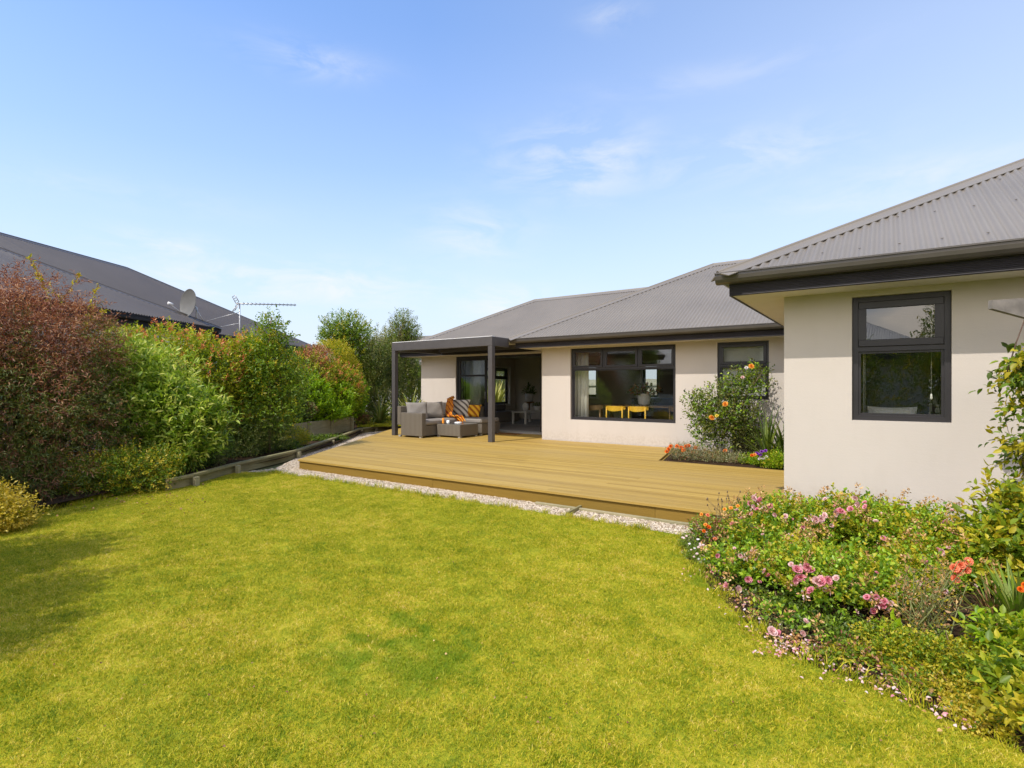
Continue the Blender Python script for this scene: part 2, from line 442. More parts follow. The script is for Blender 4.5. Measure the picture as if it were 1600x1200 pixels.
lm('white_petal', (.75, .68, .66), (.85, .8, .78), (.9, .88, .86), trans=.3, tboost=(1, 1, 1))
lm('blade_leaf', (.05, .10, .015), (.12, .19, .04), (.25, .32, .09), trans=.25)
lm('flax_leaf', (.12, .17, .03), (.34, .38, .10), (.6, .6, .28), trans=.3)
# ================================================================ SETTING
def poly_sheet(name, pts, z, mat, kind='structure'):
    mb = MB(); mb.poly([(x, y, z) for x, y in pts]); o = mb.build(name, mat)
    o['kind'] = kind; return o
# ground sheet to the horizon
m, nt, out = newmat('far_ground')
pbr(nt, out, ramp(nt, noise(nt, pos(nt), .05, 5), [(.3, (.07, .09, .025)), (.7, (.15, .15, .05))]), .95)
poly_sheet('ground', [(-400, -400), (400, -400), (400, 400), (-400, 400)], -0.215, m)
BED = [(1062, 836), (1064, 862), (1094, 900), (1140, 948), (1197, 1000), (1285, 1046), (1372, 1076), (1463, 1116), (1547, 1152), (1600, 1178), (1760, 1240)]
bed_xy = [G(px, py, LAWN)[:2] for px, py in BED]
LEDGE = [(-200, 860), (0, 818), (60, 803), (130, 788), (200, 771), (275, 757), (345, 742), (375, 738)]
led_xy = [G(px, py, LAWN)[:2] for px, py in LEDGE]
# lawn outline: along the left bed, gravel strip, right bed, and behind the camera
lawn_xy = led_xy + [(-8.6, 5.33), (-6.5, 5.36), (-4.0, 5.38), (-2.4, 5.38), (-1.85, 5.36)] + bed_xy + [(3.0, -1.0), (3.0, -5.2), (-9, -5.2), (-9.2, -2)]
lawn = poly_sheet('lawn', lawn_xy, LAWN, M['turf'])
side_xy = [(-13.95, 11.6), (-13.1, 13.0), (-13.1, 24), (-19, 24), (-17, 14)]
side = poly_sheet('side_lawn', side_xy, 0.0, M['turf'])
# gravel
gr_xy = [led_xy[-1], (-9.0, 5.6), (-9.9, 6.6), (-11.2, 8.2), (-13.6, 11.3), (-13.9, 12.9), (-12.3, 12.9), (-12.3, 11.3), (-8.55, 5.9), (-.95, 5.9), (-.95, 5.45), bed_xy[0], (-1.85, 5.36), (-2.4, 5.38), (-4.0, 5.38), (-6.5, 5.36), (-8.6, 5.33)]
gravel = poly_sheet('gravel_path', gr_xy, LAWN-.004, M['gravel'])
# beds
poly_sheet('right_flower_bed', bed_xy + [(3.5, 1.0), (9, 1), (9, 6.38), (-.9, 6.38), (-.95, 5.45)], LAWN+.004, M['soil'])
poly_sheet('left_garden_bed', [(-9.2, -2)] + led_xy[0:7] + [(-9.55, 6.0), (-11.1, 8.4), (-13.75, 11.7), (-14.0, 14), (-19, 14), (-19, -2)], -.09, M['soil'])
# grass blades --------------------------------------------------------
def blades_mesh(name, n, rad, hmin, hmax, w, lean, mat, seed):
    rg = np.random.default_rng(seed)
    rr = rad*np.sqrt(rg.random(n)); th = rg.random(n)*6.283
    bx = rr*np.cos(th); by = rr*np.sin(th); h = rg.uniform(hmin, hmax, n); a = rg.random(n)*6.283
    ld = rg.random(n)*6.283; lm_ = lean*h*rg.uniform(.3, 1.4, n)
    ww = w*rg.uniform(.6, 1.3, n)
    dx = np.cos(a)*ww/2; dy = np.sin(a)*ww/2
    V = np.zeros((n, 5, 3))
    V[:, 0] = np.stack([bx-dx, by-dy, 0*h], 1); V[:, 1] = np.stack([bx+dx, by+dy, 0*h], 1)
    mx = bx + np.cos(ld)*lm_*.35; my = by + np.sin(ld)*lm_*.35
    V[:, 2] = np.stack([mx+dx*.8, my+dy*.8, h*.6], 1); V[:, 3] = np.stack([mx-dx*.8, my-dy*.8, h*.6], 1)
    V[:, 4] = np.stack([bx+np.cos(ld)*lm_, by+np.sin(ld)*lm_, h], 1)
    fs = []
    for i in range(n):
        b = i*5; fs.append((b, b+1, b+2, b+3)); fs.append((b+3, b+2, b+4))
    me = bpy.data.meshes.new(name); me.from_pydata([tuple(p) for p in V.reshape(-1, 3)], [], fs); me.materials.append(mat)
    return bpy.data.objects.new(name, me)
def scatter(name, base_pts, z, source, density, smin, smax, seed, tilt=0.0, label=None):
    """one 'stuff' object: a copy of the sheet whose nodes put clumps on it"""
    me = bpy.data.meshes.new(name); me.from_pydata([(x, y, z) for x, y in base_pts], [], [tuple(range(len(base_pts)))])
    o = bpy.data.objects.new(name, me); COL.objects.link(o)
    ng = bpy.data.node_groups.new(name + '_nodes', 'GeometryNodeTree')
    ng.interface.new_socket('Geometry', in_out='INPUT', socket_type='NodeSocketGeometry')
    ng.interface.new_socket('Geometry', in_out='OUTPUT', socket_type='NodeSocketGeometry')
    gi = ng.nodes.new('NodeGroupInput'); go = ng.nodes.new('NodeGroupOutput')
    d = ng.nodes.new('GeometryNodeDistributePointsOnFaces'); d.inputs['Density'].default_value = density; d.inputs['Seed'].default_value = seed
    ip = ng.nodes.new('GeometryNodeInstanceOnPoints'); oi = ng.nodes.new('GeometryNodeObjectInfo'); oi.inputs['Object'].default_value = source
    rv = ng.nodes.new('FunctionNodeRandomValue'); rv.data_type = 'FLOAT_VECTOR'
    rv.inputs[0].default_value = (-tilt, -tilt, 0); rv.inputs[1].default_value = (tilt, tilt, 6.283)
    rs = ng.nodes.new('FunctionNodeRandomValue'); rs.inputs[2].default_value = smin; rs.inputs[3].default_value = smax; rs.inputs['Seed'].default_value = 3
    ng.links.new(gi.outputs[0], d.inputs['Mesh']); ng.links.new(d.outputs['Points'], ip.inputs['Points'])
    ng.links.new(oi.outputs['Geometry'], ip.inputs['Instance']); ng.links.new(rv.outputs[0], ip.inputs['Rotation'])
    ng.links.new(rs.outputs[1], ip.inputs['Scale']); ng.links.new(ip.outputs[0], go.inputs[0])
    md = o.modifiers.new('scatter', 'NODES'); md.node_group = ng
    o['kind'] = 'stuff'; o['label'] = label; o['category'] = name.split('_')[0]
    return o
clump = blades_mesh('grass_clump', 110, .085, .006, .017, .0026, 1.3, M['grass'], 1)
scatter('lawn_grass', lawn_xy[:-4] + [(2.2, .6), (-5.2, .6)], LAWN, clump, 420, .7, 1.25, 4, .1, 'short mown yellowing lawn grass')
clump2 = blades_mesh('long_grass_clump', 60, .09, .03, .07, .006, .7, M['grass'], 2)
scatter('side_grass', side_xy, 0.0, clump2, 120, .7, 1.3, 5, .1, 'green grass beyond the end of the deck')
# uncut tufts along the edge of the right bed and along the left bed
def strip(xy, w0, w1):
    pts = []; 
    for i, p in enumerate(xy):
        a = Vector(xy[max(i-1, 0)]); b = Vector(xy[min(i+1, len(xy)-1)]); d = (b-a).normalized(); n = Vector((-d.y, d.x))
        pts.append((Vector(p)+n*w0, Vector(p)+n*w1))
    return [tuple(a) for a, b in pts] + [tuple(b) for a, b in reversed(pts)]
def edge_grass(name, xy, w0, w1, dens, sd, label):
    a = strip(xy, w0, w1)
    return scatter(name, a, LAWN+.006, clump3, dens, .6, 1.3, sd, .15, label)
clump3 = blades_mesh('edge_grass_clump', 40, .06, .025, .075, .004, .8, M['grass'], 3)
edge_grass('edge_grass', bed_xy, -.05, .07, 110, 8, 'longer grass tufts along the edge of the rose bed')
edge_grass('border_grass', led_xy, -.02, .12, 160, 9, 'uncut grass along the foot of the hedge')
edge_grass('gravel_edge_grass', [(-8.9, 5.25), (-8.6, 5.33), (-6.5, 5.36), (-4.0, 5.38), (-2.4, 5.38), (-1.85, 5.3)], -.06, .02, 150, 10, 'grass fringe along the gravel strip')
# pebbles
def pebble_mesh():
    rg = random.Random(3); mb = MB()
    for i in range(7):
        c = Vector((rg.uniform(-.02, .02), rg.uniform(-.02, .02), rg.uniform(.001, .007)))
        r = rg.uniform(.005, .011); sx, sy, sz = rg.uniform(.7, 1.3), rg.uniform(.7, 1.3), rg.uniform(.45, .8)
        vs = []; n = 6
        for j, (zz, rr) in enumerate(((-.8, .55), (0, 1), (.75, .6))):
            for k in range(n):
                t = 6.283*k/n + j*.5
                q = rg.uniform(.85, 1.15)
                vs.append(c + Vector((math.cos(t)*rr*q*r*sx, math.sin(t)*rr*q*r*sy, zz*r*sz)))
        fs = [tuple(range(n-1, -1, -1)), tuple(range(2*n, 3*n))]
        for j in range(2):
            for k in range(n): fs.append((j*n+k, j*n+(k+1) % n, (j+1)*n+(k+1) % n, (j+1)*n+k))
        mb.add(vs, fs)
    me = bpy.data.meshes.new('pebble_cluster'); me.from_pydata(mb.v, [], mb.f); me.materials.append(M['pebble'])
    return bpy.data.objects.new('pebble_cluster', me)
scatter('gravel_stones', gr_xy, LAWN-.002, pebble_mesh(), 2500, .38, .85, 6, .3, 'pale cream gravel stones beside the deck')

# ---------------------------------------------------------------- timber deck
deck = thing('timber_deck', 'low wide golden timber deck of long boards in front of the house', 'deck', (-5, 8.5, 0))
DK = [(-8.61, 5.79), (-.93, 5.79), (-.93, 9.33), (-3.30, 9.40), (-3.52, 10.4), (-3.72, 11.44), (-6.98, 11.44), (-6.98, 12.59), (-12.75, 12.59), (-12.45, 11.5)]
mb = MB(); y = 5.79; wb = .088
def deck_span(y):
    xl = -8.61 - (y-5.79)*(3.84/5.71) if y < 11.5 else -12.45 - (y-11.5)*.2
    xr = -.93
    if y > 9.33: xr = -3.30 - (y-9.35)*.2
    if y > 11.44-wb: xr = -6.99 if y > 11.44 else -3.72
    return xl, xr
rg = random.Random(8)
while y < 12.55:
    y1 = min(y + wb - .004, 12.59)
    xa, xr = deck_span(y); xb, xr2 = deck_span(y1); xr = min(xr, xr2)
    cuts = [None]; x = -12.9 + rg.uniform(0, 4)
    while x < xr-1.0:
        if x > xa+1.0: cuts.append(x)
        x += rg.choice([3.6, 4.2, 4.8])
    cuts.append(None)
    for i in range(len(cuts)-1):
        l0 = cuts[i]; r0 = cuts[i+1]
        la, lb = (xa, xb) if l0 is None else (l0+.001, l0+.001)
        ra, rb = (xr, xr) if r0 is None else (r0-.001, r0-.001)
        zt = rg.uniform(-.0008, .0008)
        mb.add([(la, y, -.028), (ra, y, -.028), (rb, y1, -.028), (lb, y1, -.028), (la, y, zt), (ra, y, zt), (rb, y1, zt), (lb, y1, zt)],
               [(0,3,2,1),(4,5,6,7),(0,1,5,4),(1,2,6,5),(2,3,7,6),(3,0,4,7)])
    y += wb
mb.build('deck_board', M['deck'], deck)
mb = MB(); mb.box(-8.60, -5.402, 5.812, 5.84, -.185, -.036); mb.box(-5.399, -2.101, 5.813, 5.84, -.185, -.036); mb.box(-2.098, -.95, 5.812, 5.84, -.185, -.036)
mb.build('front_fascia', M['deck_fascia'], deck)
mb = MB(); mb.prism([(-8.60, 5.845), (-12.40, 11.5), (-12.7, 12.58), (-12.67, 12.58), (-12.37, 11.5), (-8.57, 5.845)][::-1], -.185, -.036)
mb.build('side_fascia', M['deck_fascia'], deck)
mb = MB(); mb.prism([(-3.28, 9.42), (-.95, 9.35), (-.95, 9.375), (-3.26, 9.445)], -.185, -.032); mb.prism([(-3.31, 9.42), (-3.28, 9.42), (-3.68, 11.42), (-3.71, 11.42)], -.185, -.032)
mb.build('bed_fascia', M['deck_fascia'], deck)
mb = MB(); mb.prism([(-8.4, 5.95), (-1.0, 5.95), (-1.0, 9.2), (-3.4, 9.2), (-3.8, 11.3), (-7.1, 11.3), (-7.1, 12.5), (-12.5, 12.5), (-12.2, 11.5)], -.16, -.06)
mb.build('joist_frame', M['timber'], deck)
# timber batten along the foot of the deck, cross batten in the gravel
t = thing('gravel_border', 'thin pale timber batten along the foot of the deck with a cross piece', 'garden edging', (-2.6, 5.7, LAWN))
mb = MB(); mb.box(-3.6, -1.2, 5.72, 5.765, LAWN, LAWN+.03, bev=.004); mb.build('batten', M['timber_pale'], t)
mb = MB(); a = Vector(G(912, 793, LAWN)[:2]); b = Vector(G(886, 806, LAWN)[:2]); n = Vector((-(b-a).y, (b-a).x)).normalized()*.014
mb.prism([tuple(a-n), tuple(a+n), tuple(b+n), tuple(b-n)], LAWN-.01, LAWN+.045); mb.build('cross_piece', M['timber'], t)
# ================================================================ HOUSE
def wall_grid(mb, axis, c0, c1, a0, a1, z0, z1, holes, mo=0, mi=1):
    """wall slab between planes c0 (outer) and c1 (inner), spanning a0..a1; holes = (h0,h1,z0,z1)"""
    A = sorted({a0, a1} | {h for q in holes for h in q[:2]}); Z = sorted({z0, z1} | {h for q in holes for h in q[2:]})
    def pt(a, c, z): return (a, c, z) if axis == 'x' else (c, a, z)
    def solid(i, j):
        if i < 0 or j < 0 or i >= len(A)-1 or j >= len(Z)-1: return False
        ca = (A[i]+A[i+1])/2; cz = (Z[j]+Z[j+1])/2
        return not any(q[0] < ca < q[1] and q[2] < cz < q[3] for q in holes)
    flip = (c1 > c0) == (axis == 'x')
    def quad(p, m):
        mb.add(p if flip else p[::-1], [(0, 1, 2, 3)], m)
    for i in range(len(A)-1):
        for j in range(len(Z)-1):
            if not solid(i, j): continue
            x0, x1, za, zb = A[i], A[i+1], Z[j], Z[j+1]
            quad([pt(x0, c0, za), pt(x1, c0, za), pt(x1, c0, zb), pt(x0, c0, zb)], mo)
            quad([pt(x1, c1, za), pt(x0, c1, za), pt(x0, c1, zb), pt(x1, c1, zb)], mi)
            if not solid(i-1, j): quad([pt(x0, c1, za), pt(x0, c0, za), pt(x0, c0, zb), pt(x0, c1, zb)], mo)
            if not solid(i+1, j): quad([pt(x1, c0, za), pt(x1, c1, za), pt(x1, c1, zb), pt(x1, c0, zb)], mo)
            if not solid(i, j-1): quad([pt(x0, c1, za), pt(x1, c1, za), pt(x1, c0, za), pt(x0, c0, za)], mo)
            if not solid(i, j+1): quad([pt(x0, c0, zb), pt(x1, c0, zb), pt(x1, c1, zb), pt(x0, c1, zb)], mo)
house = thing('house', 'single storey cream plastered house with dark grey corrugated hip roofs and a wooden deck', 'house', (-4, 12, 0))
WZ0, WZ1 = -.2, 2.5
TW = .2
wm = [M['plaster'], M['room_wall']]
def wall(axis, c0, c1, a0, a1, holes=()):
    mb = MB(); wall_grid(mb, axis, c0, c1, a0, a1, WZ0, WZ1, list(holes)); return mb.build('wall', wm, house)
wN = (-.29, .486, .956, 2.178)
wM = (-6.21, -3.69, .515, 2.2)
wS = (-2.84, -1.88, 1.04, 2.19)
dD = (-10.76, -7.72, .05, 2.205)
wall('x', 6.38, 6.58, -.9, 9.0, [wN])
wall('y', -.9, -.7, 6.583, 17.597)
wall('x', 11.45, 11.65, -7.0, -.903, [wM, wS])
wall('y', -7.0, -6.8, 11.653, 12.797)
wall('x', 12.6, 12.8, -12.2, -7.003, [dD])
wall('y', -12.2, -12.0, 12.803, 17.797, [(15.7, 17.2, .65, 2.0)])
wall('x', 17.8, 17.6, -11.997, -.7, [(-9.1, -8.5, .95, 2.1), (-6.8, -6.27, .95, 2.1)])
wall('y', 9.0, 8.8, 6.583, 12.0)
mb = MB(); mb.box(-6.797, -.903, 11.653, 12.8, -.1, .06); mb.box(-11.997, -.903, 12.803, 17.597, -.1, .06); mb.box(-.697, 8.8, 6.583, 10.4, -.1, .06)
mb.build('floor', M['room_floor'], house)
mb = MB(); mb.box(-6.797, -.903, 11.653, 12.8, 2.40, 2.44); mb.box(-11.997, -.903, 12.803, 17.597, 2.40, 2.44); mb.box(-.697, 8.8, 6.583, 10.4, 2.40, 2.44)
mb.build('ceiling', M['room_ceiling'], house)
mb = MB(); mb.box(-.697, 8.8, 10.4, 10.5, -.1, 2.4); mb.box(-2.98, -2.9, 11.653, 17.597, .06, 2.40)
mb.build('inner_wall', M['room_wall'], house)
# door threshold and head lining
mb = MB(); mb.box(-10.75, -7.73, 12.55, 12.82, .0, .055, bev=.004); mb.build('door_sill', M['silver'], house)
# windows ---------------------------------------------------------------
def window(Mt, w, h, transom=None, tops=1, parent=house, of=.05, sf=.055, blind=None, cat=None):
    """local frame: x along the width, y inward, z up; origin bottom-left of the opening at the outer wall face"""
    d0, d1 = .05, .13
    fr = MB()
    e = .002
    fr.box(e, w-e, d0, d1, e, of, M=Mt); fr.box(e, w-e, d0, d1, h-of, h-e, M=Mt)
    fr.box(e, of, d0, d1, of, h-of, M=Mt); fr.box(w-of, w-e, d0, d1, of, h-of, M=Mt)
    if transom:
        fr.box(of, w-of, d0, d1, transom-.022, transom+.022, M=Mt)
        for i in range(1, tops):
            x = w*i/tops; fr.box(x-.022, x+.022, d0, d1, transom+.022, h-of, M=Mt)
    root = fr.build('window', M['frame'], parent)
    def pane(x0, x1, z0, z1, y, s, sash):
        if sash:
            g = .003
            b = MB(); 
            b.box(x0+g, x1-g, y, y+.045, z0+g, z0+s, M=Mt, bev=.004); b.box(x0+g, x1-g, y, y+.045, z1-s, z1-g, M=Mt, bev=.004)
            b.box(x0+g, x0+s, y+.001, y+.044, z0+s, z1-s, M=Mt); b.box(x1-s, x1-g, y+.001, y+.044, z0+s, z1-s, M=Mt)
            o = b.build('sash', M['frame'], root)
            # window -> sash ; glass stays a part of the window
        else:
            s = .022
            b = MB(); b.box(x0, x1, y, y+.03, z0, z0+s, M=Mt); b.box(x0, x1, y, y+.03, z1-s, z1, M=Mt)
            b.box(x0, x0+s, y, y+.03, z0+s, z1-s, M=Mt); b.box(x1-s, x1, y, y+.03, z0+s, z1-s, M=Mt)
            b.build('bead', M['frame'], root)
        b = MB(); yy = y+.018
        b.add([(x0+s-.002, yy, z0+s-.002), (x1-s+.002, yy, z0+s-.002), (x1-s+.002, yy, z1-s+.002), (x0+s-.002, yy, z1-s+.002)], [(0,1,2,3)], 0, Mt)
        b.build('pane', M['glass'], root)
    if transom:
        for i in range(tops):
            x0 = of if i == 0 else w*i/tops+.022; x1 = w-of if i == tops-1 else w*(i+1)/tops-.022
            pane(x0, x1, transom+.022, h-of, .035, sf, True)
        pane(of, w-of, of, transom-.022, .07, sf, False)
    else:
        pane(of, w-of, of, h-of, .07, sf, False)
    if blind:
        b = MB(); b.box(of*.8, w-of*.8, d1+.03, d1+.034, of, h-of, M=Mt); b.build('blind', blind, root)
    return root
def T(x, y, z, rz=0): return Matrix.Translation((x, y, z)) @ Matrix.Rotation(rz, 4, 'Z')
window(T(wN[0], 6.38, wN[2]), wN[1]-wN[0], wN[3]-wN[2], 1.66-wN[2], 1, sf=.07)
window(T(wM[0], 11.45, wM[2]), wM[1]-wM[0], wM[3]-wM[2], 1.715-wM[2], 3)
window(T(wS[0], 11.45, wS[2]), wS[1]-wS[0], wS[3]-wS[2], 1.72-wS[2], 1, blind=M['blind'])
window(T(-12.2, 17.2, .65, -math.pi/2), 1.5, 1.35, .98, 2)
window(T(-8.5, 17.8, .95, math.pi), .6, 1.15)
window(T(-6.27, 17.8, .95, math.pi), .53, 1.15)
# white interior window trims
def trim(x0, x1, z0, z1, axis, c):
    b = MB(); s = .07
    for (a0, a1, b0, b1) in ((x0-s, x1+s, z1, z1+s), (x0-s, x1+s, z0-s, z0), (x0-s, x0, z0, z1), (x1, x1+s, z0, z1)):
        if axis == 'y': b.box(c, c+.02, a0, a1, b0, b1)
        else: b.box(a0, a1, c-.02, c, b0, b1)
    b.build('window_trim', M['white'], house)
trim(15.7, 17.2, .65, 2.0, 'y', -11.998); trim(-9.1, -8.5, .95, 2.1, 'x', 17.598); trim(-6.8, -6.27, .95, 2.1, 'x', 17.598)
# sliding door: outer frame, one glazed panel shut at the left, a stack of two slid behind it
def door_panel(x0, x1, y, name='door_panel'):
    z0, z1, s = .06, 2.15, .075
    b = MB(); b.box(x0, x1, y, y+.04, z0, z0+.11, bev=.003); b.box(x0, x1, y, y+.04, z1-s, z1, bev=.003)
    b.box(x0, x0+s, y+.001, y+.039, z0+.11, z1-s); b.box(x1-s, x1, y+.001, y+.039, z0+.11, z1-s)
    if name == 'door_panel': b.box(x0+s, x1-s, y+.006, y+.034, 1.60, 1.655)
    o = b.build(name, M['frame'], dr)
    g = MB(); g.poly([(x0+s, y+.02, z0+.11), (x1-s, y+.02, z0+.11), (x1-s, y+.02, z1-s), (x0+s, y+.02, z1-s)]); g.build('pane', M['glass'], dr)
    h = MB(); h.tube([(x1-.035, y-.03, .95), (x1-.035, y-.03, 1.15)], .008); h.box(x1-.04, x1-.03, y-.03, y, .96, .975); h.box(x1-.04, x1-.03, y-.03, y, 1.13, 1.145); h.build('handle', M['silver'], dr)
fr = MB(); fr.box(-10.758, -10.70, 12.63, 12.78, .055, 2.203); fr.box(-7.78, -7.722, 12.63, 12.78, .055, 2.203); fr.box(-10.70, -7.78, 12.63, 12.78, 2.15, 2.203)
dr = fr.build('sliding_door', M['frame'], house)
door_panel(-10.69, -9.62, 12.64); door_panel(-10.62, -9.52, 12.69, 'rear_door_panel')
door_panel(-10.58, -9.40, 12.735, 'rear_door_panel')
# roofs ------------------------------------------------------------------
def clip_interval(poly, a):
    lo, hi = 1e9, -1e9
    for i in range(len(poly)):
        (a0, b0), (a1, b1) = poly[i], poly[(i+1) % len(poly)]
        if (a0-a)*(a1-a) <= 0 and abs(a1-a0) > 1e-9:
            t = (a-a0)/(a1-a0); b = b0+(b1-b0)*t; lo = min(lo, b); hi = max(hi, b)
    return (lo, hi) if hi >= lo else None
def corrugated(parent, name, o, e, s, poly, mat, period=.0765, amp=.0105, k=8, seams=True, up=1):
    o = Vector(o); e = Vector(e); s = Vector(s); n = e.cross(s).normalized()
    if n.z < 0: n = -n
    amin = min(p[0] for p in poly)+1e-4; amax = max(p[0] for p in poly)-1e-4
    N = int((amax-amin)/(period/k)); vs = []; fs = []
    last = None
    for i in range(N+1):
        a = amin+(amax-amin)*i/N; iv = clip_interval(poly, a)
        if iv is None: last = None; continue
        lo, hi = iv; w = amp*math.sin(2*math.pi*a/period)
        lap = (a/.762) % 1.0
        if seams and lap < .11: w += .003
        vs.append(o+e*a+s*lo+n*w); vs.append(o+e*a+s*hi+n*w)
        c = len(vs)-2
        if last is not None: fs.append((last, c, c+1, last+1))
        last = c
    me = bpy.data.meshes.new(name); me.from_pydata([tuple(v) for v in vs], [], fs)
    me.polygons.foreach_set('use_smooth', [True]*len(fs)); me.update()
    return link_mesh(name, me, mat, parent)
def screws(parent, o, e, s, poly, rows, step, mat):
    o = Vector(o); e = Vector(e); s = Vector(s); n = e.cross(s).normalized()
    if n.z < 0: n = -n
    b = MB(); 
    for r in rows:
        a = min(p[0] for p in poly)
        while a < max(p[0] for p in poly):
            iv = clip_interval(poly, a)
            if iv and iv[0]+.05 < r < iv[1]-.2:
                c = o+e*a+s*r+n*.0105
                ex = e.normalized(); sx = s.normalized()
                q = [c+(ex*math.cos(t)+sx*math.sin(t))*.010 for t in [i*math.pi/3 for i in range(6)]]
                q2 = [p+n*.006 for p in q]
                b.add(q+q2, [tuple(range(6, 12))]+[(i, (i+1) % 6, 6+(i+1) % 6, 6+i) for i in range(6)])
            a += step
    if b.v: b.build('roof_screws', mat, parent)['kind'] = 'stuff'
def cap(parent, name, A, B, sA, sB, mat, w=.17):
    """ridge / hip capping: roll on top with a flange down each slope; sA, sB = slope dirs (down) of the planes"""
    A = Vector(A); B = Vector(B); d = (B-A).normalized(); up = Vector((0,0,1)); b = MB()
    def fl(nrm):
        f = nrm.cross(d).normalized()
        if f.z > 0: f = -f
        return f
    n1 = Vector(sA).normalized(); n2 = Vector(sB).normalized()
    f1 = fl(n1); f2 = fl(n2); m = (n1+n2).normalized()
    prof = []
    base = m*.012
    for f, nn in ((f1, n1),):
        prof += [f*w+nn*.004, f*w+nn*.012, f*.03+nn*.016]
    for t in range(7):
        a = math.pi*(t/6)
        prof.append(base*1.2 + (f1-f2).normalized()*math.cos(a)*.022 + m*math.sin(a)*.024)
    prof += [f2*.03+n2*.016, f2*w+n2*.012, f2*w+n2*.004]
    prof += [m*.0]
    n = len(prof)
    vs = [A+p for p in prof]+[B+p for p in prof]
    fs = [(k, (k+1) % n, n+(k+1) % n, n+k) for k in range(n)]+[tuple(range(n-1, -1, -1)), tuple(range(n, 2*n))]
    b.add(vs, fs); return b.build(name, mat, parent)
PT = .53
def nrm(vx, vy): return Vector((-vx*PT, -vy*PT, 1)).normalized()   # plane rising along (vx,vy)
ZE = 2.452
def roof_front(o, poly):
    r = corrugated(house, 'roof', o, (1,0,0), (0,1,PT), poly, M['roof']); screws(r, o, (1,0,0), (0,1,PT), poly, (.25, 1.15, 2.05, 2.95, 3.7), .0765*4, M['roof']); return r
fN = nrm(0, 1); lN = nrm(1, 0); bN = nrm(0, -1)
near = roof_front((-1.44, 5.84, ZE), [(0,0), (10.9,0), (10.9,4.5), (4.5,4.5)])
corrugated(house, 'roof', (-1.44, 5.84, ZE), (0,1,0), (1,0,PT), [(0,0), (13,0), (13,4.5), (4.5,4.5)], M['roof'])
cap(near, 'hip_cap', (-1.44, 5.84, ZE), (3.06, 10.34, ZE+4.5*PT), fN, lN, M['roof'])
cap(near, 'ridge_cap', (3.06, 10.34, ZE+4.5*PT), (3.06, 18.8, ZE+4.5*PT), nrm(-1,0), lN, M['roof'])
corrugated(house, 'roof', (7.56, 5.84, ZE), (0,1,0), (-1,0,PT), [(0,0), (13,0), (13,4.5), (4.5,4.5)], M['roof'])
mainr = roof_front((-7.59, 10.86, ZE), [(0,0), (8.5,0), (8.5,3.85), (3.85,3.85)])
corrugated(house, 'roof', (-7.59, 10.86, ZE), (0,1,0), (1,0,PT), [(0,0), (7.7,0), (3.85,3.85)], M['roof'])
corrugated(house, 'roof', (-7.59, 18.56, ZE), (1,0,0), (0,-1,PT), [(0,0), (8.5,0), (8.5,3.85), (3.85,3.85)], M['roof'])
cap(mainr, 'hip_cap', (-7.59, 10.86, ZE), (-3.74, 14.71, ZE+3.85*PT), fN, lN, M['roof'])
cap(mainr, 'ridge_cap', (-3.74, 14.71, ZE+3.85*PT), (1.0, 14.71, ZE+3.85*PT), fN, bN, M['roof'])
cap(mainr, 'hip_cap', (-7.59, 18.56, ZE), (-3.74, 14.71, ZE+3.85*PT), bN, lN, M['roof'])
leftr = roof_front((-12.79, 12.01, ZE), [(0,0), (8.0,0), (8.2,3.21), (3.21,3.21)])
corrugated(house, 'roof', (-12.79, 12.01, ZE), (0,1,0), (1,0,PT), [(0,0), (6.42,0), (3.21,3.21)], M['roof'])
corrugated(house, 'roof', (-12.79, 18.43, ZE), (1,0,0), (0,-1,PT), [(0,0), (7.5,0), (7.5,3.21), (3.21,3.21)], M['roof'])
cap(leftr, 'hip_cap', (-12.79, 12.01, ZE), (-9.58, 15.22, ZE+3.21*PT), fN, lN, M['roof'])
cap(leftr, 'ridge_cap', (-9.58, 15.22, ZE+3.21*PT), (-4.6, 15.22, ZE+3.21*PT), fN, bN, M['roof'])
cap(leftr, 'hip_cap', (-12.79, 18.43, ZE), (-9.58, 15.22, ZE+3.21*PT), bN, lN, M['roof'])
# fascia, gutter, soffit
GP = [(0, 0), (.045, .0), (.075, .012), (.096, .04), (.104, .075), (.104, .095), (.118, .098), (.118, .112), (.098, .112), (.098, .10), (.0, .10)]
def eave(A, B, side, sof=None, ends=(0, 0)):
    """A->B along the fascia line; side = outward"""
    A = Vector((*A, 0)); B = Vector((*B, 0)); s = Vector((*side, 0)); d = (B-A).normalized()
    f = MB(); f.extrude([(0, 2.228), (-.022, 2.228), (-.022, 2.42), (0, 2.42)], A, B, s); f.build('fascia', M['fascia'], house)
    g = MB(); g.extrude([(o+.002, h+2.350) for o, h in GP], A-d*ends[0], B+d*ends[1], s); g.build('gutter', M['gutter'], house)
eave((-1.35, 5.93), (8.5, 5.93), (0, -1), ends=(.12, 0))
eave((-1.35, 5.953), (-1.35, 10.98), (-1, 0), ends=(.022, 0))
eave((-7.47, 10.98), (-1.35, 10.98), (0, -1), ends=(.12, -.125))
eave((-7.47, 11.005), (-7.47, 12.13), (-1, 0), ends=(.022, 0))
eave((-12.67, 12.13), (-7.47, 12.13), (0, -1), ends=(.12, -.125))
eave((-12.67, 12.155), (-12.67, 18.3), (-1, 0), ends=(.022, .1))
sf = MB()
sf.box(-1.328, 8.5, 5.953, 6.378, 2.236, 2.246); sf.box(-1.328, -.902, 6.378, 11.0, 2.236, 2.246)
sf.box(-7.448, -1.328, 11.003, 11.448, 2.236, 2.246); sf.box(-7.448, -7.002, 11.448, 12.15, 2.236, 2.246)
sf.box(-12.648, -7.002, 12.153, 12.598, 2.236, 2.246); sf.box(-12.648, -12.202, 12.598, 18.2, 2.236, 2.246)
sf.build('soffit', M['soffit'], house)
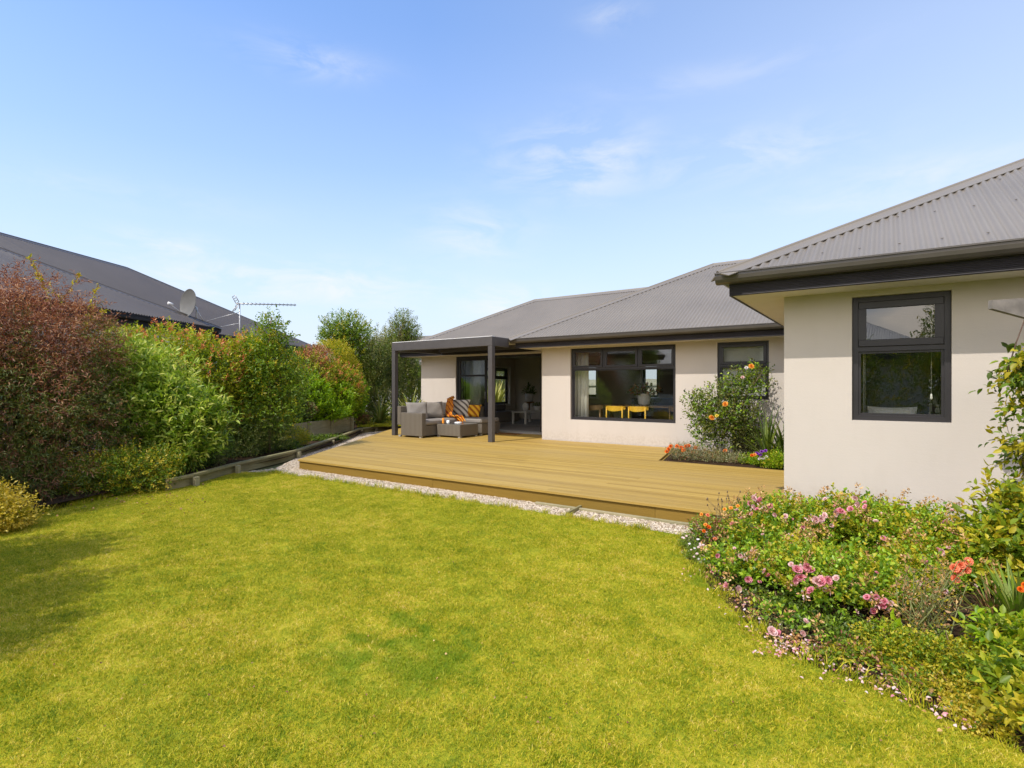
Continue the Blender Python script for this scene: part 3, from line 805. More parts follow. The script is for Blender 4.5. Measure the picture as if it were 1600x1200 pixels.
# ================================================================ PERGOLA
pg = thing('louvred_pergola', 'dark grey flat roofed pergola with slatted roof standing over the wicker sofa', 'pergola', (-9.2, 10.2, 0))
PX0, PX1, PY0, PY1 = -10.90, -7.56, 10.14, 12.00
for x in (PX0, PX1-.12):
    b = MB(); b.box(x, x+.12, PY0, PY0+.12, .0, 2.25, bev=.004); b.build('post', M['pergola'], pg)
    
b = MB(); b.box(PX0, PX1, PY0, PY0+.12, 2.252, 2.47, bev=.005); b.build('front_beam', M['pergola'], pg)
for x in (PX0, PX1-.10):
    b = MB(); b.box(x, x+.10, PY0+.122, PY1 if x < -9 else 10.83, 2.252, 2.47, bev=.005); b.build('side_beam', M['pergola'], pg)
b = MB(); b.box(PX0+.10, PX1-.1, 11.90, 11.99, 2.30, 2.45); b.build('back_beam', M['pergola'], pg)
yy = PY0+.24; 
while yy < 11.82:
    b = MB(); Mt = Matrix.Translation((0, yy, 2.425)) @ Matrix.Rotation(R(14), 4, 'X')
    b.box(PX0+.11, PX1-.11, -.088, .088, -.012, .012, M=Mt, bev=.006); b.build('louvre_blade', M['louvre'], pg)
    yy += .158
b = MB(); b.box(PX0+.01, PX1-.01, PY0+.01, PY0+.11, 2.471, 2.482); b.build('top_flashing', M['white_metal'], pg)
# ================================================================ FURNITURE ON THE DECK
def pillow(w, h, t, n=12, seed=0, sag=.0):
    """stuffed cushion lying in the XZ plane, thickness along Y, origin at the bottom centre"""
    rg = random.Random(seed); vs = []; fs = []
    for side in (1, -1):
        for i in range(n+1):
            for j in range(n+1):
                u = i/n*2-1; v = j/n*2-1
                e = max(0, (1-u**4))*max(0, (1-v**4))
                th = t/2*e**.45 if e > 0 else 0
                pin = 1-.07*(1-abs(v)**2) * abs(u)**6
                pin2 = 1-.07*(1-abs(u)**2) * abs(v)**6
                x = u*w/2*pin; z = (v*h/2*pin2)+h/2
                wr = .012*math.sin(5*u+seed)*math.cos(4*v+seed*2)*e
                vs.append((x, side*(th)+wr + sag*(1-u*u)*(v+1)*.5, z - .03*sag*(v+1)))
        b = 0 if side == 1 else (n+1)**2
        for i in range(n):
            for j in range(n):
                q = [b+i*(n+1)+j, b+(i+1)*(n+1)+j, b+(i+1)*(n+1)+j+1, b+i*(n+1)+j+1]
                fs.append(tuple(q[::-1] if side == 1 else q))
    return vs, fs
def cushion(name, label, cat, loc, rz, lean, w, h, t, mat, seed, group=None):
    vs, fs = pillow(w, h, t, seed=seed)
    b = MB(); b.add(vs, fs, 0, Matrix.Rotation(lean, 4, 'X'), True)
    o = b.build(name, mat); o.location = loc; o.rotation_euler = (0, 0, rz)
    return tag(o, label, cat, group)
def softbox(b, x0, x1, y0, y1, z0, z1, r=.035, M=None):
    b.box(x0, x1, y0, y1, z0, z1, M=M, bev=r)
so = thing('corner_sofa', 'brown wicker corner sofa with flat grey seat cushions under the pergola', 'sofa', (-9.8, 11.0, 0))
SX0, SX1, SY0, SY1 = -10.50, -8.85, 9.96, 12.24
b = MB(); b.box(SX0, -9.66, SY0+.15, SY1, .04, .30, bev=.008); b.box(-9.655, SX1, 11.42, SY1, .04, .31, bev=.008); b.build('base', M['wicker'], so)
b = MB(); b.box(SX0+.13, -9.62, SY0, SY0+.15, .04, .63, bev=.01); b.build('armrest', M['wicker'], so)
b = MB(); b.box(SX0, SX0+.125, SY0, SY1, .305, .79, bev=.01); b.build('back_panel', M['wicker'], so)
b = MB(); b.box(SX0+.13, -9.42, SY1-.13, SY1, .315, .72, bev=.01); b.build('back_panel', M['wicker'], so)
def cyl_foot(parent, x, y):
    f = MB(); f.box(x-.035, x+.035, y-.035, y+.035, .0, .039, bev=.004); f.build('foot', M['silver'], parent)
for (x, y) in ((SX0+.06, SY0+.05), (-9.70, SY0+.05), (-8.92, 11.47), (-8.92, SY1-.06), (SX0+.06, SY1-.06)): cyl_foot(so, x, y)
for (x0, x1, y0, y1) in ((SX0+.14, -9.62, SY0+.16, 10.72), (SX0+.14, -9.62, 10.73, 11.38), (SX0+.14, -9.72, 11.39, SY1-.14), (-9.71, SX1-.0, 11.39, SY1-.01)):
    b = MB(); softbox(b, x0, x1, y0, y1, .315, .445); o = b.build('seat_cushion', M['cushion'], so)
ct = thing('wicker_coffee_table', 'low square brown wicker table in front of the sofa', 'table', (-9.22, 10.87, 0))
b = MB(); b.box(-9.62, -8.83, 10.5, 11.24, .04, .335, bev=.008); b.build('body', M['wicker'], ct)
b = MB(); b.box(-9.615, -8.835, 10.505, 11.235, .338, .346); b.build('glass_top', M['glass'], ct)
for x in (-9.57, -8.88):
    for y in (10.55, 11.19): cyl_foot(ct, x, y)
# cushions standing on the seat
cushion('cushion', 'plain grey cushion nearest the sofa arm', 'cushion', (-10.16, 10.36, .45), R(58), R(-16), .58, .46, .2, M['cushion'], 1, 'grey cushions on the wicker sofa')
cushion('cushion', 'plain grey cushion second from the sofa arm', 'cushion', (-10.14, 10.98, .45), R(66), R(-18), .60, .46, .2, M['cushion'], 2, 'grey cushions on the wicker sofa')
cushion('cushion', 'grey cushion pushed into the sofa corner behind the orange throw', 'cushion', (-10.2, 11.62, .45), R(60), R(-18), .58, .44, .18, M['cushion_light'], 3, 'grey cushions on the wicker sofa')
cushion('striped_cushion', 'large white and brown striped cushion in the middle of the sofa', 'cushion', (-9.97, 11.78, .45), R(22), R(-20), .62, .52, .2, M['stripe'], 4)
cushion('yellow_cushion', 'yellow striped cushion at the right end of the sofa back', 'cushion', (-9.62, 11.94, .445), R(6), R(-24), .48, .38, .18, M['yellow_stripe'], 5)
# draped throw
def drape(path, width, wdir, mat, seed, n=40, m=14):
    path = [Vector(p) for p in path]; wdir = Vector(wdir).normalized(); vs = []; fs = []
    def at(t):
        t *= len(path)-1; i = min(int(t), len(path)-2); a = t-i
        p0 = path[max(i-1, 0)]; p1 = path[i]; p2 = path[i+1]; p3 = path[min(i+2, len(path)-1)]
        return .5*((2*p1)+(p2-p0)*a+(2*p0-5*p1+4*p2-p3)*a*a+(3*p1-p0-3*p2+p3)*a**3)
    for i in range(n+1):
        for j in range(m+1):
            s = j/m*2-1
            p = at(i/n)+wdir*(s*width/2*(1+.15*math.sin(i*.5+seed)))
            p.z += .025*math.sin(s*9+i*.35+seed)+.012*math.sin(i*.9+s*4)
            p.y += .02*math.sin(s*8+seed); p.x += .015*math.sin(i*.6+s*7)
            vs.append(p)
    for i in range(n):
        for j in range(m): fs.append((i*(m+1)+j, (i+1)*(m+1)+j, (i+1)*(m+1)+j+1, i*(m+1)+j+1))
    b = MB(); b.add(vs, fs, 0, None, True); o = b.build('throw_blanket', mat)
    c = Vector(path[len(path)//2]); o.data.transform(Matrix.Translation(-c)); o.location = c
    sm = o.modifiers.new('thickness', 'SOLIDIFY'); sm.thickness = .012
    return o
o = drape([(-10.22, 11.74, 1.0), (-10.08, 11.56, .92), (-9.98, 11.40, .68), (-9.86, 11.28, .52), (-9.60, 11.24, .49), (-9.45, 11.2, .47), (-9.36, 11.2, .36)], .42, (.75, -.35, .1), M['throw'], 1)
tag(o, 'orange and brown throw draped over the sofa corner', 'blanket')
# things on the coffee table
b = MB(); b.lathe([(.03, 0), (.032, .01), (.03, .05), (.032, .13), (.028, .135), (.026, .02)], n=16); o = b.build('orange_candle', M['orange']); o.location = (-9.5, 10.62, .348)
tag(o, 'tall orange candle on the wicker coffee table', 'candle')
mg = thing('mug', 'white mug on the wicker coffee table beside the orange candle', 'mug', (-9.38, 10.68, .348))
b = MB(); b.lathe([(.034, 0), (.038, .01), (.04, .08), (.036, .08), (.034, .01)], n=20); b.build('cup', M['ceramic'], mg, True)
b = MB(); b.tube([(-.038, 0, .065), (-.06, 0, .06), (-.064, 0, .04), (-.055, 0, .022), (-.037, 0, .018)], .005); b.build('handle', M['ceramic'], mg, True)
b = MB(); b.lathe([(.08, 0), (.105, .012), (.105, .018), (.09, .018), (.1, .03), (.1, .036), (.085, .036), (.06, .045)], n=24); o = b.build('plate_stack', M['ceramic']); o.location = (-9.12, 10.78, .348)
tag(o, 'small stack of white plates on the wicker coffee table', 'plates')
b = MB(); b.box(-8.9, -8.2, 12.02, 12.42, .001, .016, bev=.004); o = b.build('door_mat', M['mat_coir']); tag(o, 'brown and orange striped door mat in front of the sliding door', 'mat')
# ================================================================ INSIDE THE HOUSE
FL = .062
tb = thing('dining_table', 'long oak dining table inside the big window', 'table', (-4.9, 13.2, FL))
b = MB(); b.box(-6.1, -3.7, 12.45, 13.35, .80, .835, bev=.006); b.build('table_top', M['oak'], tb)
for x in (-5.95, -3.85):
    for y in (12.56, 13.24):
        b = MB(); b.box(x-.035, x+.035, y-.035, y+.035, FL, .798); b.build('leg', M['oak'], tb)
def make_chair(x, y, rz, label, mat):
    c = thing('dining_chair', label, 'chair', (x, y, FL), rz, 'dining chairs around the oak table')
    b = MB(); b.box(-.22, .22, -.21, .21, .42, .45, bev=.01); b.build('seat', mat, c, True)
    bk = MB(); pts = []
    n = 12; vs = []; 
    for i in range(n+1):
        a = i/n*2-1; xx = a*.25; yy = -.25+.13*a*a
        hh = .085*(1-.55*a*a)
        for (dy, zz) in ((-.011, -hh), (-.011, .04), (.011, .04), (.011, -hh)): vs.append((xx, yy+dy, .74+zz))
    fs = []
    for i in range(n):
        for k in range(4): fs.append((i*4+k, i*4+(k+1) % 4, (i+1)*4+(k+1) % 4, (i+1)*4+k))
    fs += [(0, 1, 2, 3), tuple(n*4+k for k in (3, 2, 1, 0))]
    bk.add(vs, fs); bk.build('backrest', mat, c, True)
    for sx in (-1, 1):
        b = MB(); b.tube([(sx*.20, -.22, 0), (sx*.20, -.20, .43), (sx*.20, -.205, .76)], [.014, .019, .014]); b.build('leg', mat, c, True)
        b = MB(); b.tube([(sx*.21, .21, 0), (sx*.19, .18, .43)], [.014, .019]); b.build('leg', mat, c, True)
    return c
make_chair(-5.30, 12.13, 0, 'yellow wooden chair just left of the white planter', M['chair_yellow'])
make_chair(-4.74, 12.13, 0, 'yellow wooden chair just below the white planter', M['chair_yellow'])
make_chair(-5.95, 12.30, 0, 'brown wooden chair at the left end of the dining table', M['oak'])
make_chair(-3.9, 12.5, 0, 'brown wooden chair at the right end of the dining table', M['oak'])
b = MB(); b.lathe([(.10, 0), (.14, .05), (.16, .20), (.155, .25), (.165, .26), (.165, .29), (.14, .29), (.13, .2)], n=28); o = b.build('white_planter', M['ceramic']); o.location = (-4.92, 12.85, .836)
tag(o, 'round white pot on the dining table', 'plant pot')
b = MB(); b.box(-6.2, -3.3, 15.2, 15.9, FL, .97, bev=.006); 
isl = b.build('kitchen_island', M['dark_metal']); tag(isl, 'dark kitchen bench behind the dining table', 'kitchen bench')
def curtain(name, x0, x1, y, z0, z1, label, axis='x', amp=.03, wl=.11):
    n = int(abs(x1-x0)/.012); vs = []; fs = []
    for i in range(n+1):
        a = x0+(x1-x0)*i/n; w = amp*math.sin(2*math.pi*a/wl)+.01*math.sin(a*23)
        for z in (z0, z1): vs.append((a, y+w, z) if axis == 'x' else (y+w, a, z))
    for i in range(n): fs.append((2*i, 2*i+2, 2*i+3, 2*i+1))
    b = MB(); b.add(vs, fs, 0, None, True); o = b.build(name, M['curtain']); tag(o, label, 'curtain'); 
    md = o.modifiers.new('thickness', 'SOLIDIFY'); md.thickness = .003
    return o
curtain('curtain', -6.30, -5.92, 11.80, .10, 2.3, 'white floor length curtain at the left of the big window')
curtain('curtain', -10.55, -10.1, 12.98, .10, 2.3, 'pale curtain behind the closed glass door')
b = MB(); b.box(-11.4, -8.6, 14.6, 16.8, FL, FL+.012); o = b.build('rug', M['rug']); tag(o, 'pale rug on the living room floor', 'rug')
st = thing('side_table', 'small white table inside the open door', 'table', (-10.0, 15.4, FL))
b = MB(); b.box(-10.3, -9.72, 14.9, 16.0, .44, .48, bev=.004); b.build('table_top', M['white'], st)
for x in (-10.26, -9.76):
    for y in (14.94, 15.96):
        b = MB(); b.box(x-.03, x+.03, y-.03, y+.03, FL+.013, .439); b.build('leg', M['white'], st)
b = MB(); b.lathe([(.05, 0), (.10, .06), (.12, .14), (.10, .22), (.05, .27), (.055, .29), (.03, .28)], n=20); o = b.build('vase', M['ceramic']); o.location = (-9.98, 15.25, .481); tag(o, 'round white vase on the white side table', 'vase')
b = MB(); b.lathe([(.07, 0), (.09, .08), (.095, .16), (.08, .16), (.07, .1)], n=20); o = b.build('small_pot', M['ceramic']); o.location = (-9.9, 15.85, .481); tag(o, 'small white pot on the right end of the side table', 'plant pot')
ss = thing('indoor_sofa', 'dark sofa inside the open door', 'sofa', (-11.0, 15.5, FL))
b = MB(); b.box(-11.95, -11.1, 14.2, 16.6, FL, .42, bev=.03); b.build('seat', M['cushion'], ss); b = MB(); b.box(-11.95, -11.7, 14.2, 16.6, .423, .66, bev=.05); b.build('backrest', M['cushion'], ss)
# right room: white chair back, desk, blind cord
dk = thing('desk_chair', 'white rounded chair back seen through the near window', 'chair', (.05, 7.1, FL))
b = MB(); vs, fs = pillow(.44, .42, .08, seed=3); b.add(vs, fs, 0, T(.04, 7.1, .66), True); b.build('backrest', M['white'], dk)
b = MB(); b.box(-.16, .24, 6.85, 7.06, .50, .54, bev=.01); b.build('seat', M['white'], dk)
b = MB(); b.tube([(.04, 6.95, FL), (.04, 6.95, .5)], .025); b.build('post', M['silver'], dk)
b = MB(); b.box(-.25, .40, 7.32, 7.36, 1.02, 1.12, bev=.005); b.box(-.05, .12, 7.3, 7.4, .94, 1.02); o = b.build('printer', M['white']); 
bpy.data.objects.remove(o)
bc = thing('roller_blind_pull', 'thin white blind cord with a small white weight inside the near window', 'cord', (.35, 6.62, 1.2))
b = MB(); b.tube([(.35, 6.62, 2.1), (.35, 6.62, 1.22)], .0025, n=5); b.build('cord', M['white'], bc)
b = MB(); b.lathe([(.009, 0), (.012, .01), (.006, .055)], (.35, 6.62, 1.165), n=12); b.build('weight', M['white'], bc)
b = MB(); b.tube([(-.20, 6.62, 2.1), (-.20, 6.62, 1.02)], .002, n=5); b.tube([(-.188, 6.62, 2.1), (-.188, 6.62, 1.02)], .002, n=5); o = b.build('blind_chain', M['white']); tag(o, 'pair of thin white blind chains at the left side of the near window', 'cord')
# ================================================================ NEIGHBOURING HOUSES
def Wd(r, f):
    x, y = W(r, f); return Vector((x, y, 0))
A5 = R(5.4)
av = Wd(math.sin(A5), math.cos(A5)); bv = Wd(-math.cos(A5), math.sin(A5))
nb = thing('neighbour_house', 'neighbouring house with a dark corrugated roof behind the hedge at the left', 'house', tuple(Wd(-13, 15)))
def P3(r, f, z): v = Wd(r, f); v.z = z; return v
ZN = 2.86
C1 = P3(-7.8, 14.6, ZN)        # near wing eave corner
C2 = P3(-8.03, 22.8, ZN)       # far eave corner
k1 = .47
# near wing: slope facing the garden (rising to the left) and its hidden end slope
nr1 = corrugated(nb, 'roof', C1, -av, bv+Vector((0, 0, k1)), [(0, 0), (12, 0), (12, 3.4), (3.4, 3.4)], M['roof2'], k=6, amp=.015)
corrugated(nb, 'roof', C1, bv, -av+Vector((0, 0, k1)), [(0, 0), (6.8, 0), (3.4, 3.4)], M['roof2'], k=6, amp=.015)
nn = (Vector((0, 0, 1))-bv*k1).normalized(); ne = (Vector((0, 0, 1))+av*k1).normalized()
cap(nr1, 'hip_cap', C1, C1+(-av+bv)*3.4+Vector((0, 0, 3.4*k1)), nn, ne, M['roof2'])
k2 = .53
nr2 = corrugated(nb, 'roof', C2, -av, bv+Vector((0, 0, k2)), [(0, 0), (16, 0), (16, 4.7), (4.7, 4.7)], M['roof2'], k=6, amp=.015)
corrugated(nb, 'roof', C2, bv, -av+Vector((0, 0, k2)), [(0, 0), (9.4, 0), (4.7, 4.7)], M['roof2'], k=6, amp=.015)
corrugated(nb, 'roof', C2+bv*9.4, -av, -bv+Vector((0, 0, k2)), [(0, 0), (16, 0), (16, 4.7), (4.7, 4.7)], M['roof2'], k=4)
nn2 = (Vector((0, 0, 1))-bv*k2).normalized(); ne2 = (Vector((0, 0, 1))+av*k2).normalized(); nl2 = (Vector((0, 0, 1))+bv*k2).normalized()
T2 = C2+(-av+bv)*4.7+Vector((0, 0, 4.7*k2))
cap(nr2, 'hip_cap', C2, T2, nn2, ne2, M['roof2']); cap(nr2, 'ridge_cap', T2, T2-av*11.3, nn2, nl2, M['roof2'])
def eaveN(A, B, side):
    A = Vector(A); B = Vector(B); s = Vector(side)
    f = MB(); f.extrude([(-.10, -.24), (-.13, -.24), (-.13, -.03), (-.10, -.03)], A, B, s); f.build('fascia', M['fascia'], nb)
    g = MB(); g.extrude([(o-.1, h-.125) for o, h in GP], A, B, s); g.build('gutter', M['fascia'], nb)
eaveN(C1, C1-av*12, -bv); eaveN(C2, C2-av*16, -bv); eaveN(C1+bv*3, C1-av*0, av); eaveN(C2+bv*9.4, C2, av)
b = MB()
def wallN(A, B, thick, z0, z1, mb):
    d = (B-A); n = Vector((-d.y, d.x, 0)).normalized()*thick
    mb.add([A.xy.to_3d()+Vector((0,0,z)) for z in (z0,)]+[B.xy.to_3d()+Vector((0,0,z0)), (B+n).xy.to_3d()+Vector((0,0,z0)), (A+n).xy.to_3d()+Vector((0,0,z0)),
           A.xy.to_3d()+Vector((0,0,z1)), B.xy.to_3d()+Vector((0,0,z1)), (B+n).xy.to_3d()+Vector((0,0,z1)), (A+n).xy.to_3d()+Vector((0,0,z1))],
           [(0,3,2,1),(4,5,6,7),(0,1,5,4),(1,2,6,5),(2,3,7,6),(3,0,4,7)])
W1 = C1+bv*.6-av*.6; W2 = C2+bv*.6-av*.6
wallN(W1, W1-av*11, .2, -.2, ZN-.1, b); wallN(W1+bv*.3, W1+bv*5, .2, -.2, ZN-.1, b); wallN(W2, W2-av*15, .2, -.2, ZN-.1, b); wallN(W2+bv*.3, W2+bv*8, .2, -.2, ZN-.1, b)
b.build('wall', M['white'], nb)
for off in (3.2, 6.4):
    b = MB(); Q = W1-av*off-bv*.01
    wallN(Q, Q-av*1.3, -.03, .9, ZN-.22, b); b.build('window', M['frame'], nb)
# dish
DP = P(296, 14.15, 500)
dh = thing('satellite_dish', 'grey satellite dish on the neighbouring roof', 'satellite dish', DP)
dn = Wd(-.50, -.85).normalized()*.98+Vector((0, 0, .10)); dn.normalize()
q = dn.to_track_quat('Z', 'Y').to_matrix().to_4x4()
cz = Vector((0.02, 0.02, .43))
b = MB(); prof = []
rr = [i/8 for i in range(9)]
prof = [(.36*r+.001, .07*r*r) for r in rr]+[(.37, .078), (.362, .062)]+[(.36*r+.001, .07*r*r-.008) for r in rr[::-1]]
b.lathe(prof, n=32, M=Matrix.Translation(cz) @ q); b.build('reflector', M['dish'], dh, True)
b = MB(); b.tube([cz-dn*.02+Vector((0, 0, -.33)), cz+dn*.30+Vector((0, 0, -.26)), cz+dn*.50+Vector((0, 0, -.14))], .012); b.build('feed_arm', M['silver'], dh, True)
b = MB(); b.tube([cz+dn*.44+Vector((0, 0, -.13)), cz+dn*.56+Vector((0, 0, -.12))], [.03, .04]); b.build('receiver', M['white_metal'], dh, True)
b = MB(); b.tube([cz-dn*.05, cz-dn*.16+Vector((0, 0, -.08)), Vector((0.06, .04, -.15))-dn*.1], .02); b.tube([cz-dn*.10+Vector((0,0,-.05)), cz-dn*.16+Vector((.15,.1,-.42))], .01); b.build('bracket', M['silver'], dh, True)
# aerial
AP = Vector(P(374.5, 16.6, 536))
an = thing('tv_aerial', 'tall television aerial on a stayed mast on the neighbouring roof', 'aerial', AP)
top = Vector(P(374.5, 16.6, 474))-AP
b = MB(); b.tube([(0, 0, -.3), top], .018); b.build('mast', M['silver'], an, True)
rt = Wd(1, 0)
for (px, py) in ((318, 503), (338, 512)):
    b = MB(); e = Vector(P(px, 16.9, py))-AP; b.tube([top*.78 if px < 330 else top*.5, e], .009, n=5); b.build('stay', M['silver'], an, True)
bm = (rt*.62+Wd(0, .78)).normalized(); 
b0 = top+bm*-.12+Vector((0, 0, -.02)); b1 = top+rt*1.32+Wd(0, 1.0)+Vector((0, 0, .10))
bd = (b1-b0).normalized(); cr = bd.cross(Vector((0, 0, 1))).normalized()
b = MB(); b.tube([b0, b1], .017, n=6); b.build('boom', M['silver'], an, True)
b = MB()
for i in range(14):
    c = b0.lerp(b1, .12+.86*i/13); l = .16-.05*i/13
    b.tube([c-cr*l, c+cr*l], .009, n=5); b.tube([c-Vector((0,0,.05)), c+Vector((0,0,.05))], .006, n=4)
b.build('elements', M['dark_metal'], an, True)
b = MB()
for s in (-1, 1):
    for k in range(4):
        p = b0+bd*.05+Vector((0, 0, s*(.03+.065*k)))-bd*(.035*k)
        b.tube([p-cr*.20, p+cr*.20], .010, n=5)
    for e in (-.2, .2):
        p0 = b0+bd*.05+Vector((0, 0, s*.03)); p1 = b0+bd*.05+Vector((0, 0, s*.225))-bd*.105
        b.tube([p0+cr*e, p1+cr*e], .012, n=5)
b.build('reflector_grid', M['silver'], an, True)
# distant roof seen over the pergola, pale fence behind the house
def hip_house(name, label, c, w, d, ez, pitch, rz, wallm, roofm, cat='house'):
    t = thing(name, label, cat, (c[0], c[1], LAWN), rz)
    b = MB(); b.box(-w/2, w/2, -d/2, d/2, -.05, ez+.1); b.build('wall', wallm, t, True)
    o = .5; W2_, D2 = w/2+o, d/2+o; h = D2
    A_ = Vector((-W2_, -D2, ez)); 
    for (org, e, s, L1) in (((-W2_, -D2, ez), (1, 0, 0), (0, 1, pitch), 2*W2_), ((W2_, D2, ez), (-1, 0, 0), (0, -1, pitch), 2*W2_)):
        r = corrugated(None, 'roof', org, e, s, [(0, 0), (L1, 0), (L1-h, h), (h, h)], roofm, k=4); r.parent = t
    for (org, e, s) in (((-W2_, -D2, ez), (0, 1, 0), (1, 0, pitch)), ((W2_, -D2, ez), (0, 1, 0), (-1, 0, pitch))):
        r = corrugated(None, 'roof', org, e, s, [(0, 0), (2*D2, 0), (h, h)], roofm, k=4); r.parent = t
    b = MB()
    for (x0, x1, y0, y1) in ((-W2_, W2_, -D2-.1, -D2), (-W2_, W2_, D2, D2+.1), (-W2_-.1, -W2_, -D2-.1, D2+.1), (W2_, W2_+.1, -D2-.1, D2+.1)):
        b.box(x0, x1, y0, y1, ez-.25, ez-.02)
    b.build('gutter', M['dark_metal'], t, True)
    for x in (-w*.3, 0.1, w*.3):
        for s in (-1, 1):
            b = MB(); b.box(x-.7, x+.7, s*d/2-.02, s*d/2+.02, 1.0, 2.2); b.build('window', M['frame'], t, True)
    return t
x, y, z = P(640, 36, 560); hip_house('distant_house', 'far grey roofed house seen just above the left end of the pergola', (x, y), 14, 9, 2.7, .42, R(12), M['white'], M['roof'])
hip_house('rear_house', 'house with a pale corrugated roof behind the camera, seen reflected in the near window', (-6.2, -13.5), 15, 9, 2.6, .53, R(3), M['white'], mk_roof('pale_roof_steel', (.40, .38, .36)))
fn = thing('boundary_fence', 'pale vertical board fence seen through the house windows', 'fence', (-8, 21.5, LAWN))
b = MB(); x = -12.5
while x < -1: b.box(x, x+.145, 21.5, 21.52, LAWN, 1.62+.01*math.sin(x*9)); x += .15
b.build('boards', M['fence_pale'], fn)
b = MB(); b.box(-12.5, -1, 21.44, 21.497, 1.35, 1.44); b.box(-12.5, -1, 21.44, 21.497, .3, .39); b.build('rail', M['fence_pale'], fn)
for x in (-12.3, -9.9, -7.5, -5.1, -2.7):
    b = MB(); b.box(x, x+.09, 21.34, 21.437, LAWN, 1.5); b.build('post', M['fence_pale'], fn)
# ================================================================ TIMBER EDGING AND SLEEPER WALL
te = thing('timber_edging', 'long low weathered timber rail on short posts along the gravel at the left', 'garden edging', (-10.5, 7.5, LAWN))
ep = [G(262, 755, LAWN+.11)[:2], G(300, 741, -.0)[:2], G(365, 724, 0)[:2], G(462, 703, 0)[:2], G(530, 681, 0)[:2], G(562, 669, 0)[:2], G(585, 666, 0)[:2], G(614, 664, 0)[:2], G(640, 663, 0)[:2]]
ep = [Vector(p) for p in ep]
for i in range(len(ep)-1):
    A, B = ep[i], ep[i+1]; d = (B-A).normalized(); n = Vector((-d.y, d.x))*.045
    b = MB(); b.prism([tuple(A-n+d*.002), tuple(B-n-d*.002), tuple(B+n-d*.002), tuple(A+n+d*.002)], -.035, .0); b.build('top_rail', M['timber'], te)
    b = MB(); m_ = -n*.2; q = -n*.75
    b.prism([tuple(A-m_), tuple(B-m_), tuple(B-m_+n*.6), tuple(A-m_+n*.6)], LAWN-.02, -.037); b.build('board', M['timber'], te)
for i, p in enumerate([ep[1], ep[2]+(ep[3]-ep[2])*.0, ep[3], ep[3]+(ep[4]-ep[3])*.75, ep[5], ep[6]]):
    j = min(i+1, len(ep)-1); d = (ep[min(j, len(ep)-1)]-ep[j-1]).normalized(); n = Vector((d.y, -d.x))
    c = p+n*.075
    b = MB(); b.box(-.04, .04, -.028, .028, LAWN-.05, -.035, M=Matrix.Translation((c.x, c.y, 0)) @ Matrix.Rotation(math.atan2(d.y, d.x), 4, 'Z'), bev=.004); b.build('post', M['timber_pale'], te)
sw = thing('sleeper_wall', 'low pale wooden retaining wall of stacked sleepers in front of the bright green shrub', 'retaining wall', (-13.5, 10.2, 0))
A = Vector(G(440, 686, 0)[:2]); B = Vector(G(548, 668.5, 0)[:2]); d = (B-A).normalized(); n = Vector((-d.y, d.x))
for k in range(2):
    for i in range(2):
        a = A+(B-A)*(i*.5)+d*.003; c = A+(B-A)*((i+1)*.5)-d*.003
        b = MB(); b.prism([tuple(a), tuple(c), tuple(c+n*.05), tuple(a+n*.05)], -.1+k*.222, .118+k*.222); b.build('sleeper', M['timber_pale'], sw)
for i in range(4):
    c = A+(B-A)*(i/3)-n*.045
    b = MB(); b.box(-.05, .05, -.04, .04, -.12, .36, M=Matrix.Translation((c.x, c.y, 0)) @ Matrix.Rotation(math.atan2(d.y, d.x), 4, 'Z'), bev=.004); b.build('post', M['timber_pale'], sw)
# raised ground behind the sleepers
b = MB(); b.prism([tuple(A+n*.055), tuple(B+n*.055), tuple(B+n*4), tuple(A+n*4)], -.1, .28); structure('raised_bed', b, M['soil'])
# hanging board and cords at the right edge
hb = thing('hanging_planter', 'hanging planter cords below a weathered timber bracket at the right edge of the wall', 'hanging planter', P(1640, 4.1, 560))
def hp(px, py, f=4.1): return Vector(P(px, f, py))
b = MB(); a0, a1 = hp(1551, 476), hp(1690, 470); s = Wd(0, 1)
b.add([a0+Vector((0,0,.035)), a0-Vector((0,0,.03)), a1-Vector((0,0,.24)), a1+Vector((0,0,.05)), a0+s*.04+Vector((0,0,.035)), a0+s*.04-Vector((0,0,.03)), a1+s*.04-Vector((0,0,.24)), a1+s*.04+Vector((0,0,.05))],
      [(0,1,2,3),(7,6,5,4),(0,4,5,1),(1,5,6,2),(2,6,7,3),(3,7,4,0)])
b.build('bracket', simple('grey_board', (.20, .18, .16), .85, var=.25, nscale=12), hb)
wa = hp(1690, 500); b = MB(); b.tube([wa, wa+Wd(0, 1)*.0+Vector((0, 1.15, 0))], .02); b.build('wall_arm', M['timber'], hb)
b = MB(); b.tube([hp(1604, 492), hp(1588, 535), hp(1573, 583)], .0045, n=6); b.build('cord', M['rope'], hb)
b = MB(); b.tube([hp(1606, 492), hp(1650, 540), hp(1690, 590)], .0045, n=6); b.build('cord', M['rope'], hb)
b = MB(); c = hp(1668, 600); b.lathe([(.08, -.16), (.22, -.08), (.28, 0), (.29, .02), (.27, .02), (.2, -.06)], tuple(c), n=24); b.build('basket', M['rope'], hb)
